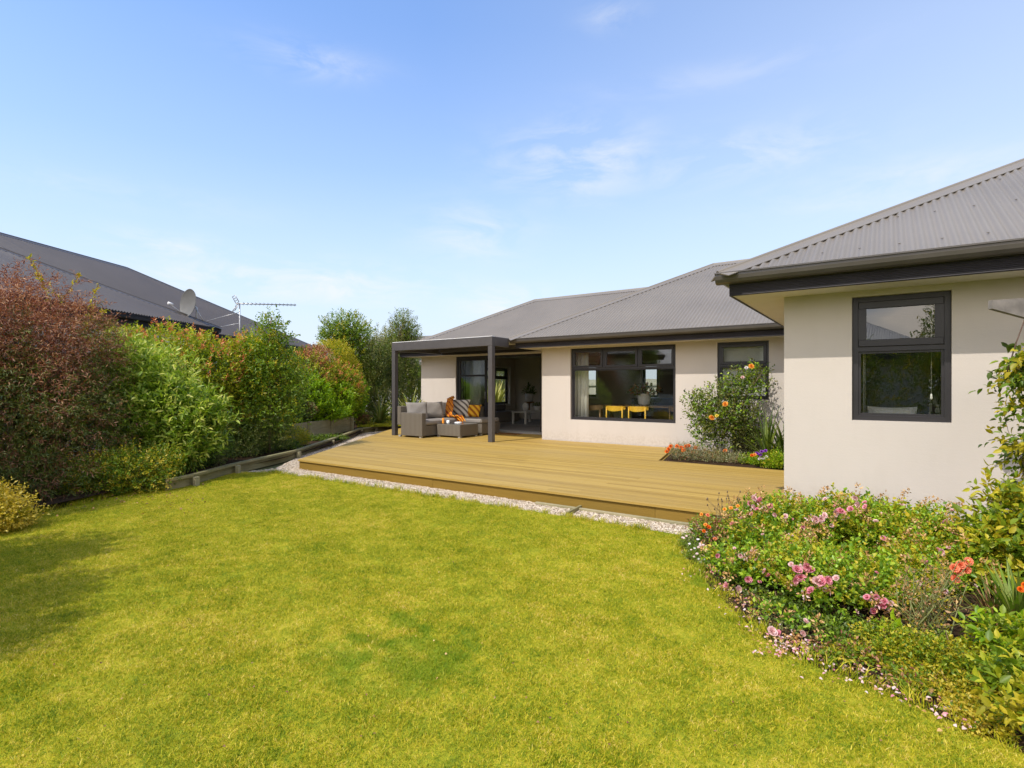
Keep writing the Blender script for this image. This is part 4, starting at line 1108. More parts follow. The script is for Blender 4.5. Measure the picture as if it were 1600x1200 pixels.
# ================================================================ PLANTS
RT = np.array([[CY, SY, 0], [-SY, CY, 0], [0, 0, 1]])      # row vectors (r,f,z) -> world
def unit(a): return a/np.maximum(np.linalg.norm(a, axis=-1, keepdims=True), 1e-9)
def leaf_mesh(name, p, d, nr, ln, wd, mi, fine=False, fold=.25, blunt=False):
    """p base points, d leaf axis, nr leaf normal (all world), ln length, wd width"""
    n = len(p); s = unit(np.cross(d, nr)); nn = unit(np.cross(s, d))
    ln = ln[:, None]; wd = wd[:, None]
    if blunt:
        V = np.stack([p-nn*0, p+d*ln*.35-s*wd*.42+nn*wd*fold, p+d*ln*.82-s*wd*.46+nn*wd*fold*.7, p+d*ln,
                      p+d*ln*.82+s*wd*.46+nn*wd*fold*.7, p+d*ln*.35+s*wd*.42+nn*wd*fold, p+d*ln*.6-nn*ln*.06], 1)
        F = np.array([[0, 1, 6], [1, 2, 6], [2, 3, 6], [3, 4, 6], [4, 5, 6], [5, 0, 6]])
    elif fine:
        V = np.stack([p, p+d*ln*.28-s*wd*.46+nn*wd*fold, p+d*ln*.62-s*wd*.42+nn*wd*(fold-.05)-nn*ln*.03, p+d*ln-nn*ln*.14,
                      p+d*ln*.62+s*wd*.42+nn*wd*(fold-.05)-nn*ln*.03, p+d*ln*.28+s*wd*.46+nn*wd*fold, p+d*ln*.5-nn*ln*.01], 1)
        F = np.array([[0, 1, 6], [1, 2, 6], [2, 3, 6], [3, 4, 6], [4, 5, 6], [5, 0, 6]])
    else:
        V = np.stack([p, p+d*ln*.45-s*wd*.5+nn*wd*fold, p+d*ln-nn*ln*.08, p+d*ln*.45+s*wd*.5+nn*wd*fold], 1)
        F = np.array([[0, 1, 2], [0, 2, 3]])
    k = V.shape[1]; nf = len(F)
    faces = (F[None]+(np.arange(n)*k)[:, None, None]).reshape(-1, 3)
    me = bpy.data.meshes.new(name)
    me.vertices.add(n*k); me.vertices.foreach_set('co', V.reshape(-1).astype(np.float32))
    me.loops.add(n*nf*3); me.loops.foreach_set('vertex_index', faces.reshape(-1).astype(np.int32))
    me.polygons.add(n*nf); me.polygons.foreach_set('loop_start', (np.arange(n*nf)*3).astype(np.int32))
    me.polygons.foreach_set('loop_total', np.full(n*nf, 3, np.int32))
    me.polygons.foreach_set('material_index', np.repeat(mi, nf).astype(np.int32))
    me.update(calc_edges=True); me.validate(); return me
def lump(q, sd):
    s = 0
    for k, (a, w) in enumerate(((2.1, .5), (4.3, .3), (8.7, .2))):
        s = s + w*np.sin(q[:, 0]*a+sd*1.3+k)*np.sin(q[:, 1]*a*1.1+sd*.7+2*k)*np.cos(q[:, 2]*a*.9+sd*2.1+k)
    return s
def crown(parent, name, blobs, n, ln, wd, mats, pick=None, seed=0, shell=.45, per=6, twig=.22, up=.35, droop=0.0, lumps=.22, fine=False, jitter=.35, stems=None, floor=None, out=.8, flat=.5, cut=None):
    """blobs: (px, f, py, halfwidth_px, halfheight_px, half_depth_m). leaves sit along short twigs that cluster into sprays"""
    rg = np.random.default_rng(seed)
    C = []; RAD = []
    for (px, f, py, hw, hh, dm) in blobs:
        C.append(((px-800)*f/FOC, f, CAMZ+(605-py)*f/FOC)); RAD.append((hw*f/FOC, dm, hh*f/FOC))
    C = np.array(C); RAD = np.array(RAD)
    wgt = (RAD[:, 0]*RAD[:, 1]+RAD[:, 1]*RAD[:, 2]+RAD[:, 0]*RAD[:, 2]); wgt /= wgt.sum()
    nt_ = n//per
    b = rg.choice(len(C), nt_, p=wgt)
    q = unit(rg.normal(size=(nt_, 3)))
    r = 1-shell*rg.random(nt_)**1.6
    r = r*(1+lumps*lump(q*3+b[:, None]*1.7, seed))+rg.normal(size=nt_)*.04
    anchor = C[b]+q*r[:, None]*RAD[b]
    td = unit(q*out+np.array([0, 0, up])+rg.normal(size=(nt_, 3))*jitter)
    if droop: td[:, 2] -= droop; td = unit(td)
    # leaves
    t = (np.arange(per)+.5)/per
    a = rg.uniform(0, 6.283, nt_)[:, None]+np.arange(per)[None]*2.4
    e1 = unit(np.cross(td, np.array([.3, .2, 1.0]))); e2 = np.cross(td, e1)
    tl = twig*rg.uniform(.5, 1.3, nt_)
    P_ = anchor[:, None]+td[:, None]*(t[None, :, None]-.3)*tl[:, None, None]
    side = np.cos(a)[..., None]*e1[:, None]+np.sin(a)[..., None]*e2[:, None]
    D = unit(td[:, None]*(.45+.6*t[None, :, None])+side*.8+rg.normal(size=(nt_, per, 3))*.18-np.array([0, 0, droop*.5]))
    NR = unit(np.array([0, 0, 1.])*flat+td[:, None]*.35+rg.normal(size=(nt_, per, 3))*.45)
    P_ = P_.reshape(-1, 3); D = D.reshape(-1, 3); NR = NR.reshape(-1, 3)
    tip = np.broadcast_to(t[None], (nt_, per)).reshape(-1); rr = np.repeat(r, per); tw = np.repeat(rg.random(nt_), per)
    if floor is not None:
        P_[:, 2] = np.maximum(P_[:, 2], floor+rg.random(len(P_))*.04)
    L_ = ln*rg.uniform(.6, 1.2, len(P_)); Wd_ = L_*wd*rg.uniform(.8, 1.2, len(P_))
    info = dict(z=P_[:, 2], r=P_[:, 0], f=P_[:, 1], tip=tip, rad=rr, tw=tw, rnd=rg.random(len(P_)), up=np.repeat(q[:, 2], per), px=800+FOC*P_[:, 0]/P_[:, 1], py=605-FOC*(P_[:, 2]-CAMZ)/P_[:, 1])
    mi = np.zeros(len(P_), int) if pick is None else pick(info)
    if cut is not None:
        kp = P_[:, 2] > cut+.05*info['tw']
        P_, D, NR, L_, Wd_, mi = P_[kp], D[kp], NR[kp], L_[kp], Wd_[kp], mi[kp]
    me = leaf_mesh(name, P_ @ RT, D @ RT, NR @ RT, L_, Wd_, mi, fine)
    o = link_mesh(name, me, [M[m] for m in mats], parent)
    if stems is not None:
        stem_mat, k, base_r = stems
        sb = MB(); base = C.mean(0)
        sel = rg.choice(nt_, min(k, nt_), replace=False)
        for i in sel:
            c0 = C[b[i]].copy(); c0[2] -= RAD[b[i]][2]*.6
            p0 = c0+rg.normal(size=3)*.1*RAD[b[i]]; p1 = (p0+anchor[i])/2+rg.normal(size=3)*.05; p2 = anchor[i]+td[i]*tl[i]*.5
            sb.tube([Vector(x @ RT) for x in (p0, p1, p2)], [base_r, base_r*.7, base_r*.3], n=4, cap=False)
        sb.build('branch', M[stem_mat], parent)
    return o, (anchor @ RT, td @ RT, q @ RT, r, anchor)
def trunk(parent, pts, r0, r1, mat='bark', n=9, name='trunk', limbs=()):
    b = MB(); k = len(pts); b.tube(pts, [r0+(r1-r0)*i/(k-1) for i in range(k)], n=n)
    o = b.build(name, M[mat], parent)
    for lp in limbs:
        c = MB(); j = len(lp); c.tube(lp, [r0*.5*(1-.7*i/(j-1)) for i in range(j)], n=6); c.build('limb', M[mat], parent)
    return o
def limbs_of(base, blobs, k=3, seed=0):
    rg = random.Random(seed); res = []
    for (px, f, py, hw, hh, dm) in blobs:
        c = Vector(P(px, f, py)); h = hh*f/FOC; w = hw*f/FOC
        for i in range(k):
            e = c+Vector((rg.uniform(-.6, .6)*w, rg.uniform(-.6, .6)*dm, rg.uniform(-.2, .6)*h)); m = base.lerp(e, .5)+Vector((rg.uniform(-.1, .1), rg.uniform(-.1, .1), .08))
            res.append([base, m, e])
    return res
def pk(*th):
    """pick material by height/tip functions: list of (prob fn)"""
    def f(i):
        mi = np.zeros(len(i['z']), int)
        for k, fn in enumerate(th, 1): mi[fn(i)] = k
        return mi
    return f
def plant(name, label, cat, px, f, z=LAWN, group=None):
    x, y, _ = PZ(px, f, z); return thing(name, label, cat, (x, y, z), 0, group)

# --- A: the big feathery red-brown shrub at the left edge
t = plant('red_brown_shrub', 'large feathery shrub with dark red brown top and green lower leaves at the left edge', 'shrub', 60, 7.8)
bl = [(-30, 7.6, 540, 110, 118, 1.0), (60, 7.9, 545, 95, 120, 1.0), (118, 7.9, 580, 62, 105, .85), (20, 7.3, 660, 150, 110, .95), (125, 7.6, 690, 70, 88, .7), (-90, 7.2, 610, 120, 160, 1.0), (60, 6.9, 745, 90, 42, .45), (0, 6.6, 755, 80, 45, .45), (40, 8.2, 640, 110, 110, .6)]
crown(t, 'foliage', bl, 140000, .062, .20, ['feather_green', 'red_brown_leaf', 'rust_leaf'],
      pk(lambda i: (i['py']+(i['tw']-.5)*130+(i['rnd']-.5)*40+28*np.sin(i['px']*.05) < 560), lambda i: (i['tw'] > .70) & (i['py'] > 525) & (i['rnd'] < .8)), seed=11, per=10, twig=.24, up=.15, droop=.28, shell=.6, lumps=.16, jitter=.5, stems=('twig', 160, .006), floor=LAWN+.05)
bs = Vector(PZ(50, 7.8, LAWN)); trunk(t, [bs, bs+Vector((0, 0, .7)), bs+Vector((.1, 0, 1.6))], .06, .025, limbs=limbs_of(bs+Vector((0, 0, .3)), bl[:4], 3, 1))
# --- N: yellow climbing shoots over it
t = plant('yellow_shoots', 'long thin shoots with yellow leaves rising above the red brown shrub', 'climbing plant', 120, 8.3)
sb = MB(); pl = []; rg = random.Random(4)
for path in ([(95, 470), (72, 440), (52, 418), (46, 400)], [(88, 482), (110, 450), (122, 432), (124, 424)], [(128, 520), (140, 480), (148, 458), (152, 442)], [(126, 530), (148, 500), (160, 490), (168, 482)], [(80, 470), (70, 452), (62, 436), (60, 430)], [(120, 525), (135, 505), (142, 492), (146, 478)]):
    q = [Vector(P(px, 8.2+rg.uniform(-.2, .2), py)) for px, py in path]; sb.tube([Vector(P(60+rg.uniform(0, 50), 8.3, 640))]+q, [.008, .007, .005, .004, .003], n=4, cap=False)
    for a, b_ in zip(q[:-1], q[1:]):
        for k in range(9): pl.append((a.lerp(b_, rg.random()), (b_-a).normalized()))
sb.build('stem', M['green_stem'], t)
pp = np.array([p for p, d in pl]); dd = np.array([d for p, d in pl]); rgn = np.random.default_rng(2)
link_mesh('leaves', leaf_mesh('leaves', pp, unit(dd*.5+rgn.normal(size=pp.shape)*.6), unit(rgn.normal(size=pp.shape)+[0, 0, 1]), rgn.uniform(.045, .085, len(pp)), rgn.uniform(.022, .04, len(pp)), (rgn.random(len(pp)) < .5).astype(int), True), [M['yellow_green'], M['golden_leaf']], t)
# --- D: golden shrub, bottom left
t = plant('golden_shrub', 'small bright yellow leaved shrub on the lawn edge below the red brown shrub', 'shrub', 5, 6.0)
crown(t, 'foliage', [(0, 5.5, 808, 42, 30, .3), (-34, 5.5, 795, 50, 40, .35)], 10000, .035, .5, ['golden_leaf', 'yellow_green'], pk(lambda i: i['rad'] < .75), seed=3, per=6, twig=.12, shell=.6, stems=('twig', 40, .004), floor=LAWN+.03)
# --- B: variegated willow-leaved shrub
t = plant('willow_leaved_shrub', 'loose shrub with long pale green leaves beside the red brown shrub', 'shrub', 260, 8.9, -.09)
bl = [(232, 8.9, 600, 62, 58, .6), (262, 8.7, 650, 80, 56, .6), (225, 8.5, 675, 55, 50, .5), (312, 8.7, 655, 42, 34, .35), (285, 8.6, 692, 52, 36, .45), (200, 8.9, 575, 35, 40, .4)]
crown(t, 'foliage', bl, 24000, .105, .30, ['mid_green', 'willow_leaf'], pk(lambda i: (i['tw'] < .55) | (i['py'] < 600)), seed=21, per=8, twig=.30, up=.5, shell=.75, fine=True, jitter=.45, stems=('green_stem', 90, .005), floor=-.02, lumps=.28)
bs = Vector(PZ(250, 8.9, -.09)); trunk(t, [bs, bs+Vector((0, 0, .4)), bs+Vector((0, .05, .8))], .03, .015, limbs=limbs_of(bs+Vector((0, 0, .1)), bl[:4], 2, 2))
# white flower wisps
t2 = plant('white_gaura', 'thin wands of tiny white flowers in front of the hedge', 'flower', 350, 9.3, -.09)
sb = MB(); fl = []
for i in range(9):
    a = Vector(PZ(345+rg.uniform(-12, 12), 9.3+rg.uniform(-.1, .1), -.09)); e = Vector(P(348+rg.uniform(-22, 14), 9.25, rg.uniform(638, 705)))
    sb.tube([a, a.lerp(e, .5)+Vector((.02, 0, .05)), e], .003, n=4, cap=False)
    for k in range(3): fl.append(e-Vector((0, 0, k*.05)))
sb.build('stem', M['green_stem'], t2)
def blossom(parent, c, r, mat, layers=3, seed=0, nrm_=(0, 0, 1), name='bloom', shared={}):
    """double flower: nested cups of petals; shared mesh per material/layer count"""
    key = (mat, layers, seed % 4)
    if key not in shared:
        rg_ = random.Random(seed % 4+7); p_, d_, n_, l_, w_ = [], [], [], [], []
        for k in range(layers):
            m_ = 7+k*0 if layers > 1 else 9
            el = R(22+66*k/max(1, layers-.5)) if layers > 1 else R(12)
            for j in range(m_):
                a = 6.283*j/m_+k*.45+rg_.uniform(-.1, .1); dv = Vector((math.cos(a)*math.cos(el), math.sin(a)*math.cos(el), math.sin(el)))
                nv = Vector((-math.cos(a)*math.sin(el), -math.sin(a)*math.sin(el), math.cos(el)))
                p_.append(dv*.08); d_.append(dv); n_.append(nv); l_.append((1-.22*k)*rg_.uniform(.85, 1.1)); w_.append(1.15*(1-.12*k) if layers > 1 else .5)
        me = leaf_mesh('bloom', np.array(p_), np.array(d_), np.array(n_), np.array(l_), np.array(w_), np.zeros(len(p_), int), True, .22, blunt=layers > 1)
        me.materials.append(M[mat]); shared[key] = me
    o = bpy.data.objects.new(name, shared[key]); COL.objects.link(o)
    o.scale = (r, r, r); o.rotation_euler = Vector(nrm_).to_track_quat('Z', 'Y').to_euler()
    o.location = Vector(c)-world_loc(parent); o.parent = parent
    return o
for i, p in enumerate(fl[:14]): blossom(t2, p, .022, 'white_petal', 1, i)
# --- C: low yellow-green small-leaf shrub
t = plant('low_variegated_shrub', 'low shrub of small yellow green leaves at the lawn edge under the willow leaved shrub', 'shrub', 205, 7.6)
crown(t, 'foliage', [(160, 7.35, 745, 45, 38, .4), (215, 7.6, 738, 55, 38, .45), (250, 7.9, 728, 28, 28, .35), (110, 7.2, 765, 28, 22, .25)], 16000, .036, .5, ['mid_green', 'yellow_green', 'golden_leaf'], pk(lambda i: i['tw'] < .35, lambda i: i['tw'] < .12), seed=5, per=6, twig=.16, shell=.6, stems=('twig', 60, .004), floor=LAWN+.02)
# --- E: photinia hedge, three plants
grp = 'red tipped photinia shrubs in the hedge'
def photinia(label, px, f, bl, n, seed, ln=.062, red=.16):
    t = plant('photinia_shrub', label, 'shrub', px, f, -.09, grp)
    crown(t, 'foliage', bl, n, ln*1.15, .42, ['photinia_green', 'photinia_red', 'mid_green'],
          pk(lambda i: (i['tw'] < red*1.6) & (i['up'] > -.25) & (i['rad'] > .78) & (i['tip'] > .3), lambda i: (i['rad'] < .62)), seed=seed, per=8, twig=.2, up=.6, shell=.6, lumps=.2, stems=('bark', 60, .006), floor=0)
    bs = Vector(PZ(px, f, -.09)); trunk(t, [bs, bs+Vector((0, 0, .7)), bs+Vector((0, .05, 1.3))], .05, .02, limbs=limbs_of(bs+Vector((0, 0, .4)), bl, 2, seed))
photinia('yellow green photinia shrub with few red tips right of the red brown shrub', 205, 10.4, [(195, 10.4, 565, 48, 52, .8), (190, 10.6, 620, 55, 60, .8)], 15000, 31, red=.06)
photinia('wide photinia shrub with many red tips under the satellite dish', 290, 10.8, [(262, 10.7, 568, 62, 58, .9), (322, 10.8, 585, 52, 60, .8), (280, 10.8, 645, 70, 60, .8), (345, 11.2, 640, 45, 50, .7)], 34000, 32)
photinia('smaller photinia shrub left of the slender tree', 378, 11.4, [(372, 11.5, 585, 42, 50, .7), (395, 11.7, 560, 34, 42, .6), (380, 11.5, 650, 45, 45, .6)], 18000, 33, .055)
photinia('photinia shrub below the round yellow green bush', 480, 16.4, [(472, 16.2, 592, 44, 42, .8), (518, 16.9, 606, 42, 42, .7), (545, 17.2, 610, 22, 34, .5)], 24000, 34, .06, .2)
# --- F: slender tree
t = plant('slender_tree', 'slender young tree with a thin bare trunk and airy leaves standing in the hedge', 'tree', 420, 11.6, -.09)
bl = [(422, 11.4, 526, 24, 32, .4), (415, 11.4, 566, 42, 42, .6), (440, 11.6, 590, 44, 45, .6), (400, 11.3, 600, 34, 40, .5), (425, 11.3, 640, 48, 40, .5)]
crown(t, 'foliage', bl, 15000, .07, .45, ['mid_green', 'yellow_green'], pk(lambda i: i['tw'] < .12), seed=41, per=7, twig=.28, up=.3, shell=.8, lumps=.3, stems=('bark', 70, .005), jitter=.6)
bs = Vector(PZ(421, 11.2, -.09)); trunk(t, [bs, Vector(P(422, 11.25, 620)), Vector(P(418, 11.3, 560)), Vector(P(424, 11.3, 495))], .038, .01, limbs=limbs_of(Vector(P(421, 11.3, 610)), bl[:4], 2, 9))
sb = MB(); lf = []
for (px, py) in ((420, 487), (437, 490), (452, 500), (470, 522), (395, 500)):
    q = [Vector(P(420, 11.4, 540)), Vector(P((420+px)/2, 11.4, (540+py)/2-6)), Vector(P(px, 11.4, py))]; sb.tube(q, [.008, .005, .003], n=4, cap=False)
    for k in range(16): lf.append((q[1].lerp(q[2], rg.random()), Vector((rg.uniform(-1, 1), rg.uniform(-1, 1), -.4))))
sb.build('top_twig', M['bark'], t)
pp = np.array([p for p, d in lf]); dd = unit(np.array([d for p, d in lf]))
link_mesh('top_leaves', leaf_mesh('top_leaves', pp, dd, unit(rgn.normal(size=pp.shape)+[0, 0, .6]), rgn.uniform(.05, .09, len(pp)), rgn.uniform(.025, .04, len(pp)), np.zeros(len(pp), int), True), [M['mid_green']], t)
# --- H bright green shrubs, dark shrub between
t = plant('bright_green_shrub', 'glossy bright green shrub above the sleeper wall', 'shrub', 510, 14.3, .28)
bl = [(475, 15.5, 622, 40, 34, .6), (515, 16.6, 626, 40, 32, .6), (548, 17.8, 622, 24, 34, .6), (495, 16.0, 645, 48, 15, .5)]
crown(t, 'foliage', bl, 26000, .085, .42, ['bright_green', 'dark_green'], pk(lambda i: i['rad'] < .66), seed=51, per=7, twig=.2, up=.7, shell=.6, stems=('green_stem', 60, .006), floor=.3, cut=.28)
t = plant('dark_green_shrub', 'dark broad leaved shrub left of the bright green shrub', 'shrub', 430, 13.2, .1)
crown(t, 'foliage', [(440, 14.4, 636, 32, 32, .6), (458, 14.8, 645, 28, 16, .4), (400, 13.2, 650, 28, 30, .5)], 14000, .08, .42, ['dark_green', 'mid_green'], pk(lambda i: (i['tw'] < .3) & (i['rad'] > .8)), seed=52, per=7, twig=.2, up=.4, shell=.6, floor=.1)
t = plant('mauve_flowering_shrub', 'small dark reddish flowering shrub in front of the bright green shrub', 'shrub', 475, 13.6, .28)
crown(t, 'foliage', [(474, 14.9, 640, 18, 12, .25)], 2600, .045, .4, ['red_brown_leaf', 'grey_leaf'], pk(lambda i: i['tw'] < .3), seed=53, per=6, twig=.12, floor=.29)
# --- I dark fine shrub over the edging
t = plant('fine_leaved_shrub', 'dark green fine leaved shrub spilling over the timber rail', 'shrub', 415, 10.9, -.09)
crown(t, 'foliage', [(416, 11.2, 680, 40, 27, .4), (372, 10.7, 690, 38, 24, .38), (390, 11.0, 668, 34, 24, .4)], 22000, .045, .24, ['dark_green', 'olive_leaf'], pk(lambda i: (i['tw'] < .35) & (i['rad'] > .8)), seed=54, per=9, twig=.24, up=.5, shell=.6, stems=('green_stem', 50, .004), floor=-.07)
t = plant('dark_low_shrub', 'low dark shrub between the willow leaved shrub and the timber rail', 'shrub', 325, 9.6, -.09)
crown(t, 'foliage', [(325, 9.7, 702, 34, 24, .4), (298, 9.2, 718, 24, 18, .3)], 9000, .045, .3, ['dark_green', 'mid_green'], pk(lambda i: i['tw'] < .2), seed=55, per=7, twig=.2, floor=-.07)
t = plant('yellow_tipped_shrub', 'small shrub with yellow and orange tipped leaves above the dark fine leaved shrub', 'shrub', 375, 10.9, -.09)
crown(t, 'foliage', [(372, 10.9, 655, 26, 18, .35)], 3500, .055, .4, ['mid_green', 'yellow_green', 'photinia_red'], pk(lambda i: i['tw'] < .3, lambda i: (i['tw'] < .09)), seed=56, per=7, twig=.18, floor=0)
t = plant('lime_tuft', 'small lime yellow plant between the timber rail and the sleeper wall', 'plant', 466, 13.0, -.05)
crown(t, 'foliage', [(462, 12.7, 685, 20, 13, .25)], 3600, .05, .25, ['yellow_green', 'mid_green'], pk(lambda i: i['tw'] < .3), seed=57, per=8, twig=.2, up=.8, floor=-.06)
t = plant('creeping_ground_cover', 'dark green creeping ground cover behind the curved timber rail', 'ground cover', 515, 15.3, -.05)
crown(t, 'foliage', [(505, 14.2, 686, 36, 3, .3), (440, 12.0, 697, 28, 6, .25)], 5000, .05, .5, ['dark_green', 'mid_green'], pk(lambda i: i['tw'] < .3), seed=58, per=6, twig=.12, floor=-.07)
# --- G round yellow-green
t = plant('round_yellow_bush', 'round topped yellow green bush in the hedge', 'shrub', 522, 17.9, .1)
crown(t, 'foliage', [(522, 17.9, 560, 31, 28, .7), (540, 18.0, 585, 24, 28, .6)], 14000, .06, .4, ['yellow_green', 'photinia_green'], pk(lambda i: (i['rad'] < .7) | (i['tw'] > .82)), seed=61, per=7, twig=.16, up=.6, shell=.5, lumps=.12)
bs = Vector(PZ(525, 17.9, 0)); trunk(t, [bs, bs+Vector((0, 0, 1.2))], .05, .02)
t = plant('dark_red_shrub', 'dark red leaved shrub peeping over the hedge below the far roof end', 'shrub', 494, 16.6, .1)
crown(t, 'foliage', [(492, 16.5, 555, 24, 15, .5), (488, 16.6, 585, 24, 30, .5)], 5000, .06, .4, ['red_brown_leaf'], seed=62, per=7, twig=.16)
# --- J tall tree
t = plant('tall_leafy_tree', 'tall leafy green tree behind the round yellow green bush', 'tree', 545, 19.8, 0)
bl = [(540, 19.6, 520, 38, 30, .8), (552, 19.8, 550, 32, 42, .8), (562, 19.8, 590, 26, 50, .7), (520, 19.6, 532, 20, 22, .5), (572, 20, 625, 18, 35, .5)]
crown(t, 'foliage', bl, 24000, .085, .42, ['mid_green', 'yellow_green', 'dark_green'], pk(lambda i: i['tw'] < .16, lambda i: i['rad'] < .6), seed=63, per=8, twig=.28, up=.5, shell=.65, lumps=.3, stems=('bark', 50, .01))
bs = Vector(PZ(560, 19.8, 0)); trunk(t, [bs, Vector(P(556, 19.8, 600)), Vector(P(545, 19.8, 520))], .09, .02, limbs=limbs_of(Vector(P(556, 19.8, 590)), bl[:3], 2, 3))
# --- K columnar pair
grp = 'dark columnar shrubs left of the pergola'
for j, (px, f, lab) in enumerate(((585, 19.5, 'dark green columnar shrub left of the pergola, the nearer of two'), (612, 20.5, 'dark green columnar shrub partly behind the left pergola post'))):
    t = plant('columnar_shrub', lab, 'shrub', px, f, 0, grp)
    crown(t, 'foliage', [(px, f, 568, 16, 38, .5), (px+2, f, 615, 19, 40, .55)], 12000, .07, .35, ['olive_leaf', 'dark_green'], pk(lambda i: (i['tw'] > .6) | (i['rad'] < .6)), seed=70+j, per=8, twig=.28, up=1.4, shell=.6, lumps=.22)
    bs = Vector(PZ(px, f, 0)); trunk(t, [bs, bs+Vector((0, 0, 1.5))], .05, .02)
# --- L far tree above the pergola
t = plant('olive_green_tree', 'upright olive green tree rising behind the left end of the pergola', 'tree', 628, 23, 0)
bl = [(630, 23, 515, 22, 28, .8), (622, 23, 545, 27, 30, .9), (640, 23.2, 535, 18, 24, .7), (612, 22.8, 560, 22, 28, .8), (630, 23, 590, 30, 32, .8), (643, 23.2, 590, 20, 34, .8)]
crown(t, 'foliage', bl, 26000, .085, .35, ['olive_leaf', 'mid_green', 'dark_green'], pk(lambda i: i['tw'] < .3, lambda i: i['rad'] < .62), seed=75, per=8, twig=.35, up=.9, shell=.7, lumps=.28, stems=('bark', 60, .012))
bs = Vector(PZ(628, 23, 0)); trunk(t, [bs, Vector(P(628, 23, 600)), Vector(P(630, 23, 510))], .12, .02, limbs=limbs_of(Vector(P(628, 23, 600)), bl[:4], 2, 5))
for j, (px, f, py, hw, hh, lab) in enumerate(((600, 24, 555, 26, 42, 'grey green tree behind the columnar shrubs'), (648, 26, 610, 24, 44, 'dark tree in the gap between pergola post and house wall'), (782, 27, 590, 26, 44, 'tree seen through the side window of the living room'))):
    t = plant('background_tree', lab, 'tree', px, f, 0)
    crown(t, 'foliage', [(px, f, py, hw, hh, .9), (px-6, f, py+35, hw, hh*.8, .9)], 12000, .09, .35, ['olive_leaf', 'grey_leaf' if j == 0 else 'dark_green'], pk(lambda i: i['tw'] > .55), seed=77+j, per=8, twig=.35, up=.7, shell=.7)
    bs = Vector(PZ(px, f, 0)); trunk(t, [bs, bs+Vector((0, 0, 1.8))], .08, .03)
# --- strap-leaved plants
def strap(parent, base, n, length, width, spread, droop, mats, seed, name='leaves', segs=6, zf=1.0):
    rg = np.random.default_rng(seed); base = np.array(base); V = []; F = []; MI = []
    for i in range(n):
        a = rg.uniform(0, 6.283); el = rg.uniform(0, 1)**.8*spread; Ln = length*rg.uniform(.6, 1.1); w = width*rg.uniform(.7, 1.2)
        h = np.array([math.cos(a), math.sin(a), 0]); s = np.array([-math.sin(a), math.cos(a), 0]); p = base+h*rg.uniform(0, .05)*length+s*rg.uniform(-.04, .04)*length
        ang = math.pi/2-el; b0 = len(V); dr = droop*rg.uniform(.5, 1.4)
        for k in range(segs+1):
            t_ = k/segs; ww = w*(.55+.9*t_ if t_ < .45 else 1.0-.98*((t_-.45)/.55)**1.5)/2
            nn = h*(-math.sin(ang))+np.array([0, 0, 1])*math.cos(ang)
            V.append(p-s*ww+nn*ww*.5); V.append(p+s*ww+nn*ww*.5)
            p = p+(h*math.cos(ang)+np.array([0, 0, math.sin(ang)])*zf)*Ln/segs; ang -= dr*(t_+.25)*2/segs
        for k in range(segs): F.append((b0+2*k, b0+2*k+1, b0+2*k+3, b0+2*k+2)); MI.append(int(rg.integers(len(mats))))
    me = bpy.data.meshes.new(name); me.from_pydata([tuple(v) for v in V], [], F); me.polygons.foreach_set('material_index', MI); me.update()
    return link_mesh(name, me, [M[m] for m in mats], parent)
grp = 'strap leaved flax clumps'
for j, (px, f, L_, mats, lab, sp) in enumerate(((594, 18.8, 1.25, ['blade_leaf', 'olive_leaf'], 'green flax clump left of the pergola post', 1.15), (642, 17.9, 1.45, ['flax_leaf', 'blade_leaf'], 'pale yellow striped flax behind the wicker sofa', .95))):
    t = plant('flax', lab, 'plant', px, f, 0, grp); strap(t, PZ(px, f, 0), 90, L_, .055, sp, 1.1, mats, 80+j)
for j, (x, y, lab) in enumerate(((-12.95, 17.5, 'pale flax outside the living room side window, nearer clump'), (-13.3, 18.1, 'pale flax outside the living room side window, farther clump'))):
    t = thing('flax', lab, 'plant', (x, y, 0), 0, grp); strap(t, (x, y, 0), 100, 1.75, .06, .7, .8, ['flax_leaf'], 84+j)
t = plant('dark_red_ground_plant', 'low dark red brown plant at the end of the sleeper wall', 'plant', 560, 18, 0)
crown(t, 'foliage', [(562, 18, 655, 14, 9, .3)], 2500, .06, .3, ['rust_leaf', 'dark_green'], pk(lambda i: i['tw'] < .4), seed=88, per=7, twig=.2, floor=.02)
# ---------------------------------------------------------------- bed by the back wall
structure('back_flower_bed', MB().prism([(-3.66, 11.44), (-3.27, 9.46), (-.905, 9.39), (-.905, 11.44)], -.15, -.02), M['soil'])
t = plant('apricot_rose_bush', 'tall loose rose bush with apricot orange blooms against the house wall', 'rose bush', 1140, 10.2, 0)
bl = [(1098, 10.3, 640, 25, 36, .35), (1125, 10.2, 640, 30, 44, .4), (1160, 10.2, 600, 27, 26, .3), (1150, 10.2, 640, 32, 42, .4), (1183, 10.3, 590, 18, 20, .25), (1118, 10.2, 680, 36, 24, .4), (1170, 10.3, 665, 20, 28, .3), (1085, 10.3, 622, 10, 10, .15)]
o, inf = crown(t, 'foliage', bl, 9000, .052, .55, ['rose_leaf', 'olive_leaf', 'dark_green'], pk(lambda i: i['tw'] > .3, lambda i: i['tw'] > .65), seed=91, per=6, twig=.2, up=.3, shell=.85, fine=True, lumps=.3, stems=('green_stem', 130, .005))
bs = Vector(PZ(1147, 10.2, -.02)); trunk(t, [bs, Vector(P(1147, 10.2, 670)), Vector(P(1148, 10.2, 630))], .032, .02, limbs=limbs_of(Vector(P(1147, 10.2, 675)), bl[:6], 1, 7))
